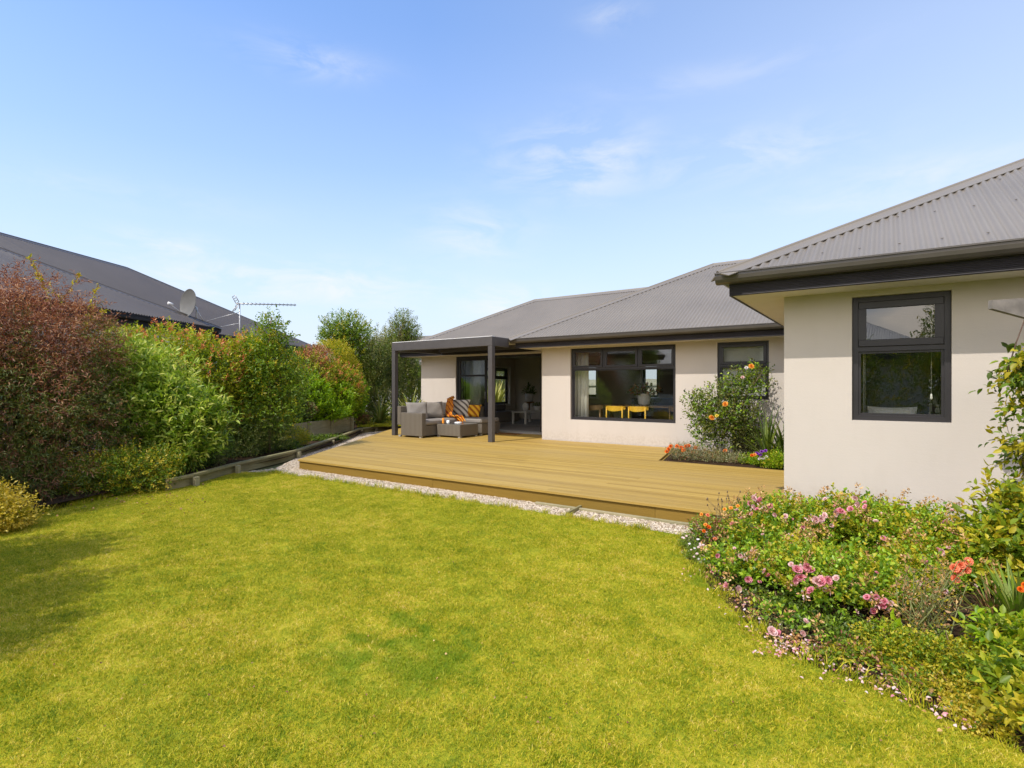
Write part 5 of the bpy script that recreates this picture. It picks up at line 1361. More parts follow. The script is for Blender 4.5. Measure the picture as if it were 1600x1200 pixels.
for i, (px, py, m_) in enumerate(((1174, 573, 'orange_petal'), (1166, 575, 'white_petal'), (1133, 632, 'orange_petal'), (1120, 650, 'yellow_petal'), (1112, 653, 'orange_petal'), (1160, 590, 'pale_pink_petal'))):
    blossom(t, P(px, 9.85, py), .055 if m_ == 'orange_petal' else .035, m_, 3, i, (.2, -.9, .5), 'rose_bloom')
grp = 'spiky cordylines beside the wall'
t = plant('cordyline', 'spiky dark green cordyline between the rose bush and the near wall', 'plant', 1200, 9.6, 0, grp); strap(t, PZ(1199, 9.6, .02), 60, .98, .03, 1.15, .35, ['blade_leaf', 'dark_green'], 92)
t = plant('cordyline', 'spiky cordyline half hidden by the near wall corner', 'plant', 1226, 9.5, 0, grp); strap(t, PZ(1226, 9.5, .02), 45, .85, .03, 1.0, .35, ['blade_leaf', 'dark_green'], 93)
t = plant('grey_leaved_shrub', 'soft grey green leafy plant below the cordyline', 'plant', 1175, 10.2, 0)
crown(t, 'foliage', [(1172, 10.5, 690, 22, 20, .3)], 1800, .06, .6, ['grey_leaf'], seed=94, per=6, twig=.15, floor=0)
t = plant('silver_ground_cover', 'grey green trailing ground cover along the deck edge of the bed', 'ground cover', 1100, 9.7, 0)
crown(t, 'foliage', [(1075, 9.75, 708, 34, 12, .3), (1120, 9.6, 714, 36, 10, .28), (1150, 9.4, 718, 30, 9, .25), (1062, 10.2, 704, 18, 9, .3)], 9000, .03, .3, ['grey_leaf', 'olive_leaf', 'dry_leaf'], pk(lambda i: i['tw'] > .5, lambda i: i['tw'] > .85), seed=95, per=8, twig=.12, up=.8, shell=.8, floor=-.01)
t = plant('gazania', 'patch of orange red gazania flowers at the left end of the bed', 'flower', 1070, 9.9, 0)
sb = MB()
for i, (px, py) in enumerate(((1045, 702), (1048, 698), (1064, 700), (1068, 704), (1076, 697), (1083, 708), (1133, 705), (1058, 698), (1087, 700), (1042, 706), (1072, 698))):
    f = 9.7+.3*(i % 3)/3; e = Vector(P(px, f, py)); sb.tube([e-Vector((.02, 0, .12)), e], .003, n=4, cap=False)
    blossom(t, e, .042, 'red_orange_petal', 2, i, (.1, -.8, .7))
sb.build('stem', M['green_stem'], t)
t = plant('green_annuals', 'bright green low annuals with yellow, white and purple flowers near the wall corner', 'flower', 1200, 8.9, 0)
crown(t, 'foliage', [(1175, 9.3, 722, 20, 11, .22), (1206, 8.9, 722, 24, 15, .25), (1222, 8.7, 724, 16, 14, .2)], 6500, .04, .4, ['bright_green', 'photinia_green'], pk(lambda i: i['tw'] > .6), seed=96, per=7, twig=.1, up=.8, shell=.7, floor=-.01)
for i, (px, py, m_) in enumerate(((1183, 709, 'purple_petal'), (1190, 706, 'purple_petal'), (1196, 705, 'purple_petal'), (1188, 711, 'purple_petal'), (1175, 712, 'red_orange_petal'), (1179, 711, 'orange_petal'), (1193, 716, 'white_petal'), (1197, 714, 'white_petal'), (1200, 719, 'yellow_petal'), (1212, 708, 'yellow_petal'), (1193, 724, 'yellow_petal'), (1187, 717, 'white_petal'))):
    blossom(t, P(px, 8.85, py), .032, m_, 2, i, (.1, -.8, .7))
# ---------------------------------------------------------------- near rose bed
grp = 'pink rose bushes in the near bed'
# (label, blobs, leaf count, pink bloom pixels)
RB = [
 ('pink rose bush at the left end of the bed by the deck corner', [(1215, 5.05, 812, 60, 30, .42), (1180, 4.75, 838, 48, 26, .35)], 8000,
  [(1172, 786), (1176, 779), (1183, 797), (1188, 783), (1180, 792), (1212, 804), (1202, 790)]),
 ('pink rose bush under the corner of the near wall', [(1290, 5.0, 822, 62, 34, .45), (1340, 4.9, 815, 50, 36, .4)], 9500,
  [(1337, 778), (1342, 788), (1352, 792), (1305, 801), (1312, 800), (1282, 811), (1288, 806), (1330, 796), (1276, 812)]),
 ('pink rose bush in the middle of the bed with coppery dead heads', [(1400, 4.55, 838, 66, 40, .42), (1445, 4.4, 835, 48, 38, .38)], 9500,
  [(1478, 816), (1484, 828), (1492, 850), (1502, 852), (1488, 838), (1415, 870)]),
 ('pink rose bush at the front left of the bed, nearest the lawn', [(1150, 4.15, 905, 42, 46, .30), (1200, 4.05, 920, 52, 44, .34)], 10500,
  [(1212, 873), (1219, 872), (1227, 874), (1136, 915), (1157, 868), (1168, 905), (1120, 868), (1152, 920)]),
 ('pink rose bush at the front with two dense clusters of open blooms', [(1290, 3.75, 915, 75, 58, .42), (1370, 3.65, 935, 62, 52, .38), (1250, 3.9, 900, 48, 44, .35)], 16000,
  [(1244, 891), (1252, 888), (1262, 886), (1268, 892), (1242, 906), (1251, 903), (1274, 908), (1283, 910), (1292, 907), (1298, 903), (1355, 934), (1370, 932), (1382, 941), (1392, 943), (1369, 957), (1390, 955), (1378, 948), (1268, 924), (1434, 912)]),
 ('low pink rose bush shedding petals on the lawn edge', [(1212, 3.35, 985, 42, 22, .2), (1245, 3.25, 1002, 34, 18, .18)], 2600,
  [(1205, 987), (1256, 989), (1217, 990)]),
 ('pink rose bush with yellowing leaves on the right of the bed', [(1455, 4.1, 880, 55, 42, .35), (1430, 3.9, 905, 48, 40, .32)], 8500,
  [(1470, 862), (1508, 868)]),
]
spent_src = None
rg = random.Random(77)
for bi, (lab, bl, n, pinks) in enumerate(RB):
    px0 = sum(b_[0] for b_ in bl)/len(bl); f0 = sum(b_[1] for b_ in bl)/len(bl)
    t = plant('pink_rose_bush', lab, 'rose bush', px0, f0, LAWN, grp)
    o, (anc, td, q, r, ac) = crown(t, 'foliage', bl, n, .036, .62, ['rose_leaf', 'photinia_green', 'yellow_green'],
        pk(lambda i: i['tw'] > .6, lambda i: i['tw'] > (.80 if bi != 6 else .6)), seed=100+bi, per=6, twig=.12, up=.7, shell=.7, fine=True, lumps=.42, stems=('green_stem', 110, .0035), cut=LAWN+(.055 if bi in (3, 4, 6) else .02))
    # main stems
    bs = Vector(PZ(px0, f0, LAWN)); sb = MB()
    for k in range(10):
        j = rg.randrange(len(anc)); e = Vector(anc[j]); sb.tube([bs+Vector((rg.uniform(-.1, .1), rg.uniform(-.1, .1), 0)), bs.lerp(e, .5)+Vector((rg.uniform(-.05, .05), 0, .03)), e], [.008, .006, .003], n=5, cap=False)
    sb.build('stem', M['green_stem'], t)
    # spent coppery flower heads: clusters on the outside of the bush
    ok = np.where((r > .9) & (q[:, 2] > -.3))[0]; rr = np.random.default_rng(bi)
    pick_ = rr.choice(ok, min(len(ok), 34 if bi != 5 else 8), replace=False)
    for kk, j in enumerate(pick_[:34]):
        c = anc[j]+td[j]*rr.uniform(.05, .13); m_ = 22
        u_ = unit(rr.normal(size=(m_, 3))); p_ = c+u_*rr.uniform(.004, .038, (m_, 1))+[0, 0, .01]
        me = leaf_mesh('spent_head', p_, unit(u_+[0, 0, .4]+rr.normal(size=(m_, 3))*.4), unit(rr.normal(size=(m_, 3))), rr.uniform(.014, .030, m_), rr.uniform(.009, .018, m_), (rr.random(m_) < .15).astype(int))
        link_mesh('spent_head', me, [M['spent_flower'], M['dry_leaf']], t)
    fr_ = np.where((r > .95) & (q[:, 2] > -.1) & (q[:, 1] < .2))[0]
    for k, j in enumerate(rr.choice(fr_, min(len(fr_), 9 if bi != 5 else 3), replace=False)):
        blossom(t, anc[j]+td[j]*.07, rr.uniform(.012, .024), ('pale_pink_petal', 'pink_petal', 'pale_pink_petal')[k % 3], 3, k, tuple(td[j]+[0, -.4, .3]), 'rose_bloom')
    for k, (px, py) in enumerate(pinks):
        # front surface of the bush along this sight line, else nearest blob centre
        best = None
        for (bx, bf, by, hw, hh, dm) in bl:
            e = ((px-bx)/hw)**2+((py-by)/hh)**2
            ff = bf-dm*math.sqrt(max(0, 1-e))*1.02-.02
            if best is None or e < best[0]: best = (e, ff)
        ff = best[1]
        bo = blossom(t, P(px, ff, py), rg.uniform(.018, .036), 'pink_petal' if rg.random() < .5 else 'pale_pink_petal', 3 if rg.random() < .75 else 2, k, (rg.uniform(-.9, .9), -.8, rg.uniform(-.1, 1.3)), 'rose_bloom')
        bo.scale = (bo.scale[0]*rg.uniform(.75, 1.2), bo.scale[1]*rg.uniform(.75, 1.2), bo.scale[2]*rg.uniform(.8, 1.7))
        if rg.random() < .8:
            c = np.array(P(px+rg.uniform(-14, 14), ff+.01, py+rg.uniform(-2, 16))); m_ = 26; u_ = unit(rr.normal(size=(m_, 3))); p_ = c+u_*rr.uniform(.004, .032, (m_, 1))
            me = leaf_mesh('spent_head', p_, unit(u_+rr.normal(size=(m_, 3))*.5), unit(rr.normal(size=(m_, 3))), rr.uniform(.014, .028, m_), rr.uniform(.010, .018, m_), (rr.random(m_) < .2).astype(int))
            link_mesh('spent_head', me, [M['spent_flower'], M['pale_pink_petal']], t)
# coral rose and bare twiggy rose
t = plant('twiggy_rose', 'half bare thorny rose with coral blooms and brown stems at the right of the bed', 'rose bush', 1450, 3.2, LAWN)
sb = MB(); rg = random.Random(12); tips = []
b0 = Vector(PZ(1455, 3.0, LAWN))
for k in range(46):
    e = Vector(P(rg.uniform(1385, 1520), rg.uniform(2.9, 3.5), rg.uniform(868, 1000))); m_ = b0.lerp(e, .5)+Vector((rg.uniform(-.08, .08), rg.uniform(-.08, .08), rg.uniform(-.02, .05)))
    st_ = b0+Vector((rg.uniform(-.15, .15), rg.uniform(-.12, .12), 0)); sb.tube([st_, m_, e], [.006, .004, .002], n=4, cap=False); tips.append((m_, e))
    for u in range(3):
        a = m_.lerp(e, rg.random()); c = a+Vector((rg.uniform(-.1, .1), rg.uniform(-.1, .1), rg.uniform(0, .1))); sb.tube([a, c], [.002, .0012], n=3, cap=False); tips.append((a, c))
sb.build('stem', M['green_stem'], t)
lf = []
for a, c in tips:
    for u in range(5): lf.append((a.lerp(c, rg.random()), Vector((rg.gauss(0, 1), rg.gauss(0, 1), rg.gauss(0, 1))).normalized()))
pp = np.array([p for p, d in lf]); dd = np.array([d for p, d in lf])
link_mesh('leaves', leaf_mesh('leaves', pp, dd, unit(rgn.normal(size=pp.shape)+[0, 0, .5]), rgn.uniform(.012, .032, len(pp)), rgn.uniform(.008, .016, len(pp)), rgn.integers(0, 4, len(pp))), [M['dry_leaf'], M['spent_flower'], M['yellow_green'], M['dry_leaf']], t)
for k, (px, py) in enumerate(((1500, 883), (1508, 890), (1512, 878), (1498, 893), (1492, 905), (1490, 888))):
    blossom(t, P(px, 3.3, py), .028, 'coral_petal', 3, k, (.2, -.8, .5), 'rose_bloom')
# orange and pink small flowers at the deck corner
t = plant('pinks_clump', 'silvery grass like clump with thin dark seed heads beside the deck corner', 'plant', 1145, 4.95)
strap(t, PZ(1150, 4.95, LAWN+.02), 190, .30, .007, .9, .3, ['grey_leaf', 'blade_leaf'], 111, segs=3)
strap(t, PZ(1128, 5.05, LAWN+.02), 120, .27, .006, .8, .3, ['grey_leaf', 'blade_leaf'], 112, segs=3)
strap(t, PZ(1172, 4.85, LAWN+.02), 120, .28, .007, .8, .3, ['grey_leaf', 'blade_leaf'], 113, segs=3)
sb = MB(); 
for k in range(24):
    e = Vector(P(rg.uniform(1098, 1172), rg.uniform(4.8, 5.1), rg.uniform(768, 800))); a = Vector(PZ(1135+rg.uniform(-25, 25), 4.98, LAWN+.1)); sb.tube([a, a.lerp(e, .6)+Vector((.01, 0, .03)), e], [.002, .0017, .0014], n=3, cap=False); sb.tube([e, e+Vector((0, 0, .018))], [.007, .003], n=5)
sb.build('seed_stems', M['bark'], t)
t = plant('gaillardia', 'red and orange daisy flowers at the deck corner', 'flower', 1105, 4.95)
crown(t, 'foliage', [(1105, 4.9, 828, 22, 16, .15)], 1800, .03, .4, ['rose_leaf', 'red_brown_leaf'], pk(lambda i: i['tw'] > .5), seed=114, per=6, twig=.08, floor=LAWN+.02)
for k, (px, py, m_) in enumerate(((1105, 822, 'red_orange_petal'), (1108, 824, 'red_orange_petal'), (1102, 820, 'orange_petal'), (1096, 804, 'orange_petal'), (1106, 805, 'coral_petal'), (1132, 796, 'orange_petal'), (1142, 794, 'orange_petal'), (1153, 791, 'orange_petal'), (1100, 830, 'red_orange_petal'), (1117, 842, 'coral_petal'))):
    blossom(t, P(px, 4.72, py), .017, m_, 2, k, (.1, -.8, .6))
t = plant('pink_daisies', 'low mat of tiny pale pink daisies on the lawn edge', 'flower', 1085, 4.75)
crown(t, 'foliage', [(1082, 4.9, 850, 20, 14, .15), (1096, 4.6, 872, 24, 18, .18), (1115, 4.4, 898, 20, 16, .15)], 6000, .02, .25, ['mid_green', 'grey_leaf'], pk(lambda i: i['tw'] > .85), seed=115, per=8, twig=.07, up=.8, floor=LAWN+.01)
for k in range(26):
    px = rg.uniform(1062, 1112); py = 828+(px-1062)*.9+rg.uniform(-12, 22)
    blossom(t, P(px, 4.72-(py-830)*.006, py), rg.uniform(.009, .014), 'pale_pink_petal' if k % 2 else 'white_petal', 1, k, (.1, -.5, .8))
t = plant('green_tufts', 'soft green grassy tufts between the daisies and the rose bushes', 'plant', 1130, 4.5)
strap(t, PZ(1130, 4.55, LAWN), 160, .13, .006, 1.2, .8, ['mid_green', 'bright_green'], 116, segs=3); strap(t, PZ(1150, 4.5, LAWN), 160, .13, .006, 1.2, .8, ['mid_green'], 117, segs=3)
# shrub with big leaves at the right edge
t = plant('large_leaved_shrub', 'shrub with large shiny yellow green leaves at the right edge in front of the wall', 'shrub', 1580, 3.9)
bl = [(1560, 3.9, 885, 58, 56, .35), (1595, 3.9, 830, 40, 50, .3), (1540, 3.95, 850, 30, 28, .2), (1640, 3.8, 880, 60, 90, .4), (1572, 4.0, 775, 22, 22, .18)]
crown(t, 'foliage', bl, 5200, .066, .5, ['yellow_green', 'photinia_green', 'mid_green', 'golden_leaf'], pk(lambda i: i['tw'] > .35, lambda i: i['tw'] > .8, lambda i: i['tw'] < .03), seed=120, per=6, twig=.2, up=.4, shell=.85, fine=True, lumps=.3, stems=('bark', 60, .004), floor=LAWN+.05)
# trailing plant in the hanging planter
t = thing('trailing_vine', 'leafy vine trailing from the hanging planter at the right edge', 'plant', P(1640, 4.1, 590))
bl = [(1598, 4.1, 560, 22, 28, .12), (1585, 4.1, 595, 18, 10, .12), (1640, 4.1, 580, 50, 30, .2), (1605, 4.1, 700, 18, 80, .12), (1592, 4.1, 640, 10, 22, .08)]
crown(t, 'foliage', bl, 1500, .062, .5, ['yellow_green', 'mid_green', 'dark_green'], pk(lambda i: i['tw'] > .35, lambda i: i['tw'] > .75), seed=121, per=6, twig=.22, up=0, droop=.5, shell=.9, fine=True, stems=('bark', 26, .0025))
# iris leaves with red flower
t = plant('iris_clump', 'clump of upright sword shaped leaves at the right edge', 'plant', 1590, 3.1)
strap(t, PZ(1590, 3.1, LAWN), 80, .46, .02, .55, .5, ['blade_leaf', 'mid_green'], 122); strap(t, PZ(1555, 3.2, LAWN), 50, .38, .016, .7, .5, ['blade_leaf', 'mid_green', 'dry_leaf'], 123)
blossom(t, P(1594, 3.0, 921), .018, 'red_orange_petal', 3, 1, (.1, -.8, .5)); blossom(t, P(1600, 3.0, 914), .016, 'red_orange_petal', 3, 2, (.1, -.8, .5))
# low small-leaved shrubs and broad-leaved weeds at the front
t = plant('lime_ground_cover', 'low spreading plant of small lime green leaves at the front right of the bed', 'ground cover', 1450, 2.7)
crown(t, 'foliage', [(1440, 2.85, 1032, 50, 34, .2), (1490, 2.75, 1040, 55, 34, .2), (1390, 2.95, 1010, 42, 24, .18), (1530, 2.6, 1070, 45, 30, .18)], 15000, .021, .62, ['photinia_green', 'yellow_green', 'mid_green'], pk(lambda i: i['tw'] > .45, lambda i: i['tw'] > .75), seed=130, per=6, twig=.07, up=.5, shell=.8, fine=False, lumps=.25, stems=('twig', 120, .002), floor=LAWN+.01)
t = plant('golden_ground_cover', 'low mound of small golden yellow leaves at the lower right', 'ground cover', 1520, 2.45)
crown(t, 'foliage', [(1505, 2.52, 1105, 42, 32, .17), (1555, 2.5, 1100, 45, 30, .18), (1530, 2.35, 1135, 40, 18, .12)], 10000, .019, .62, ['golden_leaf', 'yellow_green', 'mid_green'], pk(lambda i: i['tw'] > .35, lambda i: i['tw'] > .85), seed=131, per=6, twig=.06, up=.5, shell=.8, stems=('twig', 80, .002), floor=LAWN+.01)
t = plant('shaded_ground_cover', 'dark low leafy plants in the shade under the front rose bushes', 'ground cover', 1330, 3.0)
crown(t, 'foliage', [(1345, 2.95, 1028, 36, 16, .14), (1375, 2.9, 1045, 36, 18, .14), (1440, 2.65, 1085, 50, 16, .14), (1300, 2.9, 1040, 26, 8, .08)], 5500, .024, .5, ['mid_green', 'yellow_green', 'red_brown_leaf'], pk(lambda i: i['tw'] > .6, lambda i: i['tw'] > .85), seed=132, per=6, twig=.08, up=.6, shell=.8, stems=('twig', 120, .002), floor=LAWN+.01)
t = plant('low_understory', 'dark straggly leaves in the shade beneath the front rose bushes', 'ground cover', 1260, 3.4)
crown(t, 'foliage', [(1300, 3.25, 990, 70, 14, .25), (1220, 3.6, 965, 50, 12, .2), (1380, 3.05, 1012, 50, 12, .2), (1165, 4.0, 935, 34, 10, .15)], 4200, .030, .5, ['dark_green', 'mid_green', 'rose_leaf'], pk(lambda i: i['tw'] > .5, lambda i: i['tw'] > .85), seed=133, per=6, twig=.1, up=.5, shell=.95, stems=('twig', 160, .002), floor=LAWN+.01)
grp = 'broad leaved green plants at the lower right'
for j, (px, f, n, ln, lab, mt) in enumerate(((1565, 2.75, 120, .048, 'broad leaved green plant behind the lime ground cover', ['photinia_green', 'bright_green']), (1590, 2.40, 70, .052, 'light green broad leaved plant at the right edge', ['photinia_green', 'mid_green']), (1590, 2.22, 30, .05, 'light green broad leaved plant at the lower right corner', ['photinia_green', 'yellow_green']), (1402, 3.0, 8, .07, 'small plant with two round bright leaves in the middle of the bed', ['bright_green', 'bright_green']))):
    z = LAWN; t = plant('broad_leaved_plant', lab, 'plant', px, f, LAWN, grp)
    py = 605+FOC*(CAMZ-LAWN)/f; hh = 45 if n > 20 else 16
    crown(t, 'foliage', [(px, f, py-hh*1.1, 34 if n > 20 else 12, hh, .12)], n*6, ln, .5, mt, pk(lambda i: i['tw'] > .5), seed=140+j, per=6, twig=.10, up=.6, shell=.9, fine=True, floor=LAWN+.02)
# fallen petals
def litter(name, pts, ln, mats, label, seed, z=LAWN+.028):
    rg = np.random.default_rng(seed); pp = np.array([(*G(px, py, z)[:2], z+rg.uniform(0, .008)) for px, py in pts]); n = len(pp)
    d = unit(rg.normal(size=(n, 3))*[1, 1, .15]); me = leaf_mesh(name, pp, d, unit(rg.normal(size=(n, 3))*.4+[0, 0, 1]), rg.uniform(.6, 1.2, n)*ln, rg.uniform(.5, 1, n)*ln, rg.integers(0, len(mats), n), True)
    o = link_mesh(name, me, [M[m] for m in mats]); o['kind'] = 'stuff'; o['label'] = label; o['category'] = 'petals'
rg = random.Random(31); pts = []
for i in range(300):
    tt = rg.random()**.9; k = tt*6.2+1.5; a = BED[int(k)]; b_ = BED[min(int(k)+1, len(BED)-1)]; w = k-int(k)
    px = a[0]+(b_[0]-a[0])*w; py = a[1]+(b_[1]-a[1])*w; s = rg.gauss(0, 1)
    pts.append((px+15+s*12-6, py-8+s*(-7)+rg.gauss(0, 4)))
for i in range(150): pts.append((rg.gauss(1232, 26), rg.gauss(1012, 9)+0))
litter('fallen_petals', pts, .020, ['pale_pink_petal', 'pink_petal', 'pale_pink_petal', 'spent_flower', 'spent_flower'], 'pale pink petals fallen along the edge of the rose bed', 1)
pts = [(rg.uniform(1000, 1450), 0) for i in range(0)]
for i in range(900):
    k = rg.random()*8; a = BED[int(k)]; b_ = BED[int(k)+1]; w = k-int(k); pts.append((a[0]+(b_[0]-a[0])*w+rg.uniform(2, 70), a[1]+(b_[1]-a[1])*w-rg.uniform(0, 45)))
litter('leaf_litter', pts, .02, ['dry_leaf', 'spent_flower', 'dry_leaf'], 'brown leaf litter on the soil of the rose bed', 2, LAWN+.01)
pts = [(rg.uniform(20, 320), rg.uniform(790, 806)-(rg.random())*60) for i in range(300)]
litter('hedge_litter', pts, .03, ['dry_leaf', 'rust_leaf'], 'dry leaves under the red brown shrub', 3, LAWN+.04)
pts = []
for i in range(230):
    a_ = rg.uniform(0, 1); pts.append((rg.uniform(60, 1500), rg.uniform(0, 1)**1.6*380+790))
pts = [p for p in pts if not (p[0] > 1050 and p[1] < 870+(p[0]-1062)*.75) and not (p[0] < 420 and p[1] < 850-p[0]*.2)]
litter('lawn_debris', pts, .014, ['dry_leaf', 'spent_flower', 'rust_leaf'], 'small dead leaves and bits scattered over the lawn', 4, LAWN+.014)
# ---------------------------------------------------------------- plants inside and behind
t = thing('pot_foliage', 'dark leafy plant growing in the white planter on the dining table', 'plant', (-4.92, 12.85, 1.1))
def small_crown(t, c, rad, n, ln, mats, seed, up=.5):
    rg = np.random.default_rng(seed); q = unit(rg.normal(size=(n, 3))); q[:, 2] = np.abs(q[:, 2])*.9
    p = np.array(c)+q*rg.random((n, 1))**.5*np.array(rad); 
    link_mesh('leaves', leaf_mesh('leaves', p, unit(q+rg.normal(size=(n, 3))*.4), unit(rg.normal(size=(n, 3))+[0, 0, 1]), ln*rg.uniform(.6, 1.2, n), ln*.4*rg.uniform(.7, 1.2, n), rg.integers(0, len(mats), n), True), [M[m] for m in mats], t)
small_crown(t, (-4.92, 12.85, 1.12), (.42, .3, .28), 160, .12, ['dark_green', 'red_brown_leaf'], 1)
t = thing('table_plant', 'small green plant in the pot on the white side table', 'plant', (-9.9, 15.85, .64)); small_crown(t, (-9.9, 15.85, .64), (.16, .16, .14), 120, .06, ['dark_green'], 2)
t = thing('stool_plant', 'leafy dark plant standing on a low stool at the back of the living room', 'plant', (-10.95, 17.0, FL))
small_crown(t, (-10.95, 17.0, 1.05), (.25, .25, .42), 170, .10, ['dark_green'], 3)
b = MB(); b.lathe([(.12, 0), (.15, .12), (.16, .3), (.14, .3), (.12, .2)], (-10.95, 17.0, .75), n=20); b.build('pot', M['ceramic'], t)
b = MB(); b.lathe([(.2, 0), (.03, .03), (.03, .62), (.2, .65), (.2, .68)], (-10.95, 17.0, FL), n=16); b.build('stool', M['oak'], t)
for j, (x, y, s_, lab) in enumerate(((-8.7, 20.7, .5, 'green shrub in front of the pale fence behind the house, left one'), (-6.0, 20.6, .6, 'green shrub in front of the pale fence behind the house, right one'))):
    t = thing('fence_shrub', lab, 'shrub', (x, y, LAWN)); small_crown(t, (x, y, .1), (.8, .4, 1.1*s_*1.6), 1400, .09, ['yellow_green', 'mid_green'], 5+j)
# ---------------------------------------------------------------- hedge and trees behind the camera (reflected in the windows, casting the lawn shadows)
def wcrown(parent, blobs, n, ln, wd, mats, pick, seed, **kw):
    """same as crown but blobs are (x, y, z, rx, ry, rz) in world metres"""
    res = []
    for (x, y, z, rx, ry, rz) in blobs:
        r = CY*x+SY*y; f = -SY*x+CY*y; res.append((r, f, z, rx, ry, rz))
    rg = np.random.default_rng(seed); C = np.array([b_[:3] for b_ in blobs]); RAD = np.array([b_[3:] for b_ in blobs]); per = 6
    nt_ = n//per; b = rg.integers(0, len(C), nt_); q = unit(rg.normal(size=(nt_, 3))); r = 1-.55*rg.random(nt_)**1.5; r *= 1+.25*lump(q*3+b[:, None], seed)
    anc = C[b]+q*r[:, None]*RAD[b]; td = unit(q+rg.normal(size=(nt_, 3))*.5+[0, 0, .4])
    P_ = (anc[:, None]+td[:, None]*((np.arange(per)/per)[None, :, None]-.3)*.3).reshape(-1, 3); D = unit(np.repeat(td, per, 0)+rg.normal(size=(nt_*per, 3))*.7)
    me = leaf_mesh('foliage', P_, D, unit(rg.normal(size=D.shape)+[0, 0, .7]), ln*rg.uniform(.6, 1.2, len(P_)), ln*wd*rg.uniform(.8, 1.2, len(P_)), np.repeat((rg.random(nt_) < pick).astype(int), per))
    return link_mesh('foliage', me, [M[m] for m in mats], parent)
grp = 'hedge shrubs behind the camera'
for j, x in enumerate((-7.5, -4.6, -1.8, 1.0, 3.8, 6.6)):
    t = thing('hedge_shrub', 'green hedge shrub behind the camera seen only in the window reflections', 'shrub', (x, -5.4, LAWN), 0, grp)
    h = (2.6, 2.4, 2.5, 2.4, 2.35, 2.5)[j]
    wcrown(t, [(x, -5.4, h*.5, 1.5, .7, h*.62), (x+.8, -5.3, h*.6, .9, .6, h*.5)], 9000, .09, .42, ['mid_green', 'yellow_green'], .3, 200+j)
    trunk(t, [(x, -5.4, LAWN), (x, -5.4, .8)], .05, .03)
for j, (x, y, h) in enumerate(((1.3, -6.6, 3.3), (4.6, -6.0, 3.1))):
    t = thing('garden_tree', ('shorter' if j == 0 else 'taller')+' loose tree behind the camera reflected in the near window', 'tree', (x, y, LAWN))
    wcrown(t, [(x, y, h*.75, .55, .5, h*.36), (x+.2, y, h*.5, .7, .6, h*.3)], 7000, .09, .4, ['mid_green', 'yellow_green'], .3, 210+j); trunk(t, [(x, y, LAWN), (x, y, h*.7)], .06, .02)
for j, (x, y, h) in enumerate(((-6.5, -.1, 2.7), (-8.7, .5, 3.1), (-5.5, -.9, 3.2), (-4.9, -1.6, 3.7))):
    t = thing('shade_shrub', ('first', 'second', 'third', 'fourth')[j]+' tall shrub along the left of the lawn just outside the view, shading its edge', 'shrub', (x, y, LAWN))
    wcrown(t, [(x, y, h*.5, .75, .8, h*.5), (x+.1, y-.2, h*.78, .4, .4, h*.25)], 11000, .08, .4, ['mid_green', 'dark_green'], .5, 220+j); trunk(t, [(x, y, LAWN), (x, y, h*.7)], .05, .02)
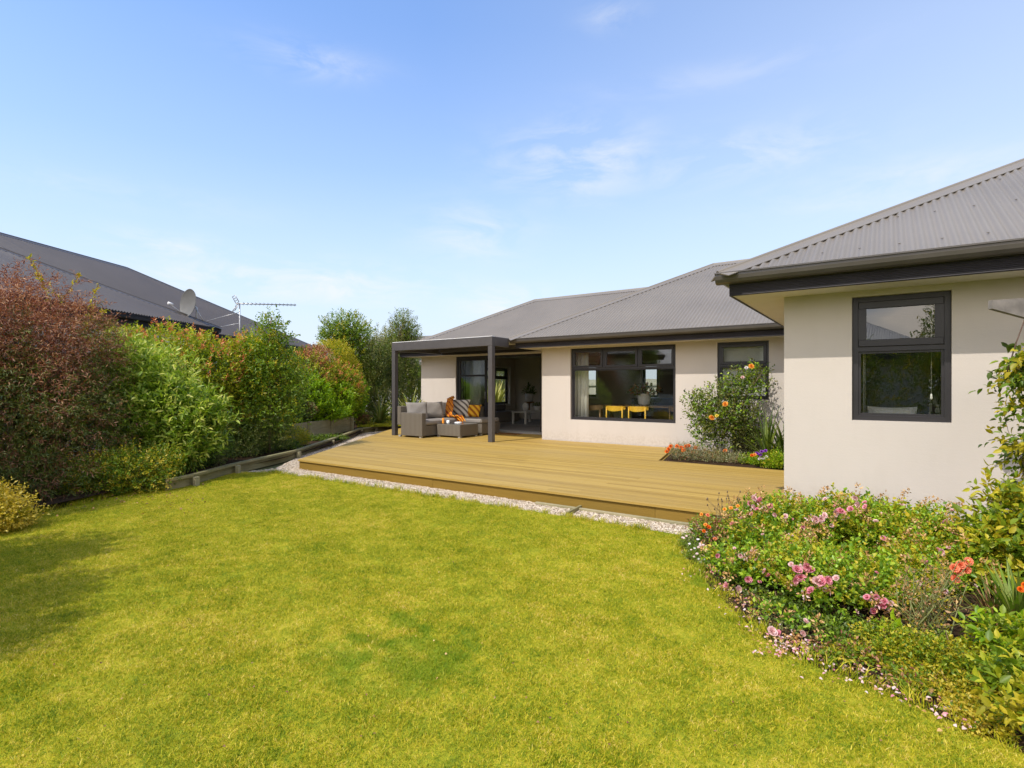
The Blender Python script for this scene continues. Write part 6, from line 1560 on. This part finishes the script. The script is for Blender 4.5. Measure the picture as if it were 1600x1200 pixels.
# ================================================================ CAMERA, SUN, SKY
def finish():
    cam = bpy.data.cameras.new('camera'); co = bpy.data.objects.new('camera', cam); COL.objects.link(co)
    co.location = (0, 0, CAMZ); co.rotation_euler = (R(90), 0, YAW)
    cam.sensor_width = 36; cam.lens = 36*FOC/1600; cam.shift_y = 5/1600; cam.clip_end = 2000; cam.clip_start = .05
    SC.camera = co
    az = R(AZ); el = R(EL)
    sd = Vector((-math.sin(az)*math.cos(el), -math.cos(az)*math.cos(el), math.sin(el)))
    su = bpy.data.lights.new('sun', 'SUN'); su.energy = SUN; su.angle = R(.5); su.color = (1, .93, .82)
    so = bpy.data.objects.new('sun', su); COL.objects.link(so); so.rotation_euler = sd.to_track_quat('Z', 'Y').to_euler(); so.location = (0, 0, 20)
    w = bpy.data.worlds.new('World'); SC.world = w; w.use_nodes = True; nt = w.node_tree; nt.nodes.clear()
    out = nt.nodes.new('ShaderNodeOutputWorld'); bg = nt.nodes.new('ShaderNodeBackground')
    sk = nt.nodes.new('ShaderNodeTexSky'); sk.sky_type = 'NISHITA'; sk.sun_disc = False
    sk.sun_elevation = el; sk.sun_rotation = math.pi+az; sk.air_density = 1.0; sk.dust_density = SKYD; sk.ozone_density = 2.0
    tc = nt.nodes.new('ShaderNodeTexCoord'); gen = tc.outputs['Generated']
    sp = nt.nodes.new('ShaderNodeSeparateXYZ'); L(nt, gen, sp.inputs[0])
    z = math_(nt, 'MAXIMUM', sp.outputs[2], .02)
    c = mixc(nt, 1.0, sk.outputs[0], SKYTINT, 'MULTIPLY')
    hz = ramp(nt, z, [(.0, (.97,)*3), (.10, (.86,)*3), (.22, (.60,)*3), (.36, (.32,)*3), (.55, (.13,)*3), (.8, (.04,)*3)])
    c = mixc(nt, hz, c, HAZE)
    east = ramp(nt, math_(nt, 'ADD', math_(nt, 'MULTIPLY', math_(nt, 'ADD', math_(nt, 'MULTIPLY', sp.outputs[0], .9), math_(nt, 'MULTIPLY', sp.outputs[1], .45)), .5), .5), [(.38, (0,)*3), (.90, (.46,)*3)])
    c = mixc(nt, east, c, HAZE)
    # soft wisps at their bearing and height, broken up by the noise
    az_ = nt.nodes.new('ShaderNodeMath'); az_.operation = 'ARCTAN2'; L(nt, sp.outputs[0], az_.inputs[0]); L(nt, sp.outputs[1], az_.inputs[1])
    el_ = math_(nt, 'ARCSINE', sp.outputs[2])
    n2 = nt.nodes.new('ShaderNodeTexNoise'); n2.inputs['Scale'].default_value = 7; n2.inputs['Detail'].default_value = 8; n2.inputs['Roughness'].default_value = .62; n2.inputs['Distortion'].default_value = .5
    mp2 = nt.nodes.new('ShaderNodeMapping'); mp2.inputs['Scale'].default_value = (1, 1, 3.2); L(nt, gen, mp2.inputs[0]); L(nt, mp2.outputs[0], n2.inputs['Vector'])
    tot = None
    for (px, py, wa, we, amt) in ((900, 250, .13, .055, .75), (1150, 245, .17, .035, .55), (1380, 290, .18, .03, .45), (480, 95, .10, .022, .45), (270, 388, .12, .02, .7), (440, 440, .26, .035, .95), (740, 365, .10, .05, .5), (960, 22, .05, .02, .4), (800, 475, .10, .03, .9), (1120, 120, .2, .02, .2), (180, 300, .2, .02, .2)):
        d = Vector((*W((px-800)/FOC, 1.0), (605-py)/FOC)).normalized(); a0 = math.atan2(d.x, d.y); e0 = math.asin(d.z)
        da = math_(nt, 'DIVIDE', math_(nt, 'SUBTRACT', az_.outputs[0], a0), wa); de = math_(nt, 'DIVIDE', math_(nt, 'SUBTRACT', el_, e0), we)
        rr = math_(nt, 'ADD', math_(nt, 'MULTIPLY', da, da), math_(nt, 'MULTIPLY', de, de))
        g_ = math_(nt, 'EXPONENT', math_(nt, 'MULTIPLY', rr, -1.0)); g_ = math_(nt, 'MULTIPLY', g_, amt)
        tot = g_ if tot is None else math_(nt, 'MAXIMUM', tot, g_)
    wn = ramp(nt, n2.outputs['Fac'], [(.40, (0,)*3), (.66, (1,)*3)])
    wm_ = math_(nt, 'MULTIPLY', tot, wn)
    c = mixc(nt, wm_, c, WISP)
    # broken bright cloud over the sunward half of the sky (behind the camera)
    n3 = nt.nodes.new('ShaderNodeTexNoise'); n3.inputs['Scale'].default_value = 2.6; n3.inputs['Detail'].default_value = 7; L(nt, mp2.outputs[0], n3.inputs['Vector'])
    back = ramp(nt, math_(nt, 'ADD', math_(nt, 'MULTIPLY', sp.outputs[1], -.5), .5), [(.50, (0,)*3), (.72, (1,)*3)])
    cm2 = ramp(nt, math_(nt, 'ADD', n3.outputs['Fac'], 0.0), [(.40, (0,)*3), (.54, (1,)*3)])
    low2 = ramp(nt, z, [(.0, (1,)*3), (.62, (1,)*3), (.85, (.0,)*3)])
    c = mixc(nt, math_(nt, 'MULTIPLY', math_(nt, 'MULTIPLY', cm2, back), low2), c, CLOUD)
    L(nt, c, bg.inputs[0]); bg.inputs[1].default_value = SKYS; L(nt, bg.outputs[0], out.inputs[0])
    vs = SC.view_settings; vs.view_transform = 'Standard'; vs.look = 'None'; vs.exposure = EXPO; vs.gamma = 1
    SC.cycles.max_bounces = 8; SC.cycles.transparent_max_bounces = 24; SC.cycles.use_denoising = True
AZ, EL, SUN, SKYS, EXPO, SKYD = 12, 54.4, 2.9, .15, .50, .6
SKYTINT = (.84, 1.14, 1.46); CLOUD = (10.6, 9.4, 8.1); CLOC = (2.0, 1.0, 0); HAZE = (3.85, 4.2, 4.65); WISP = (4.5, 4.6, 4.75)
finish()
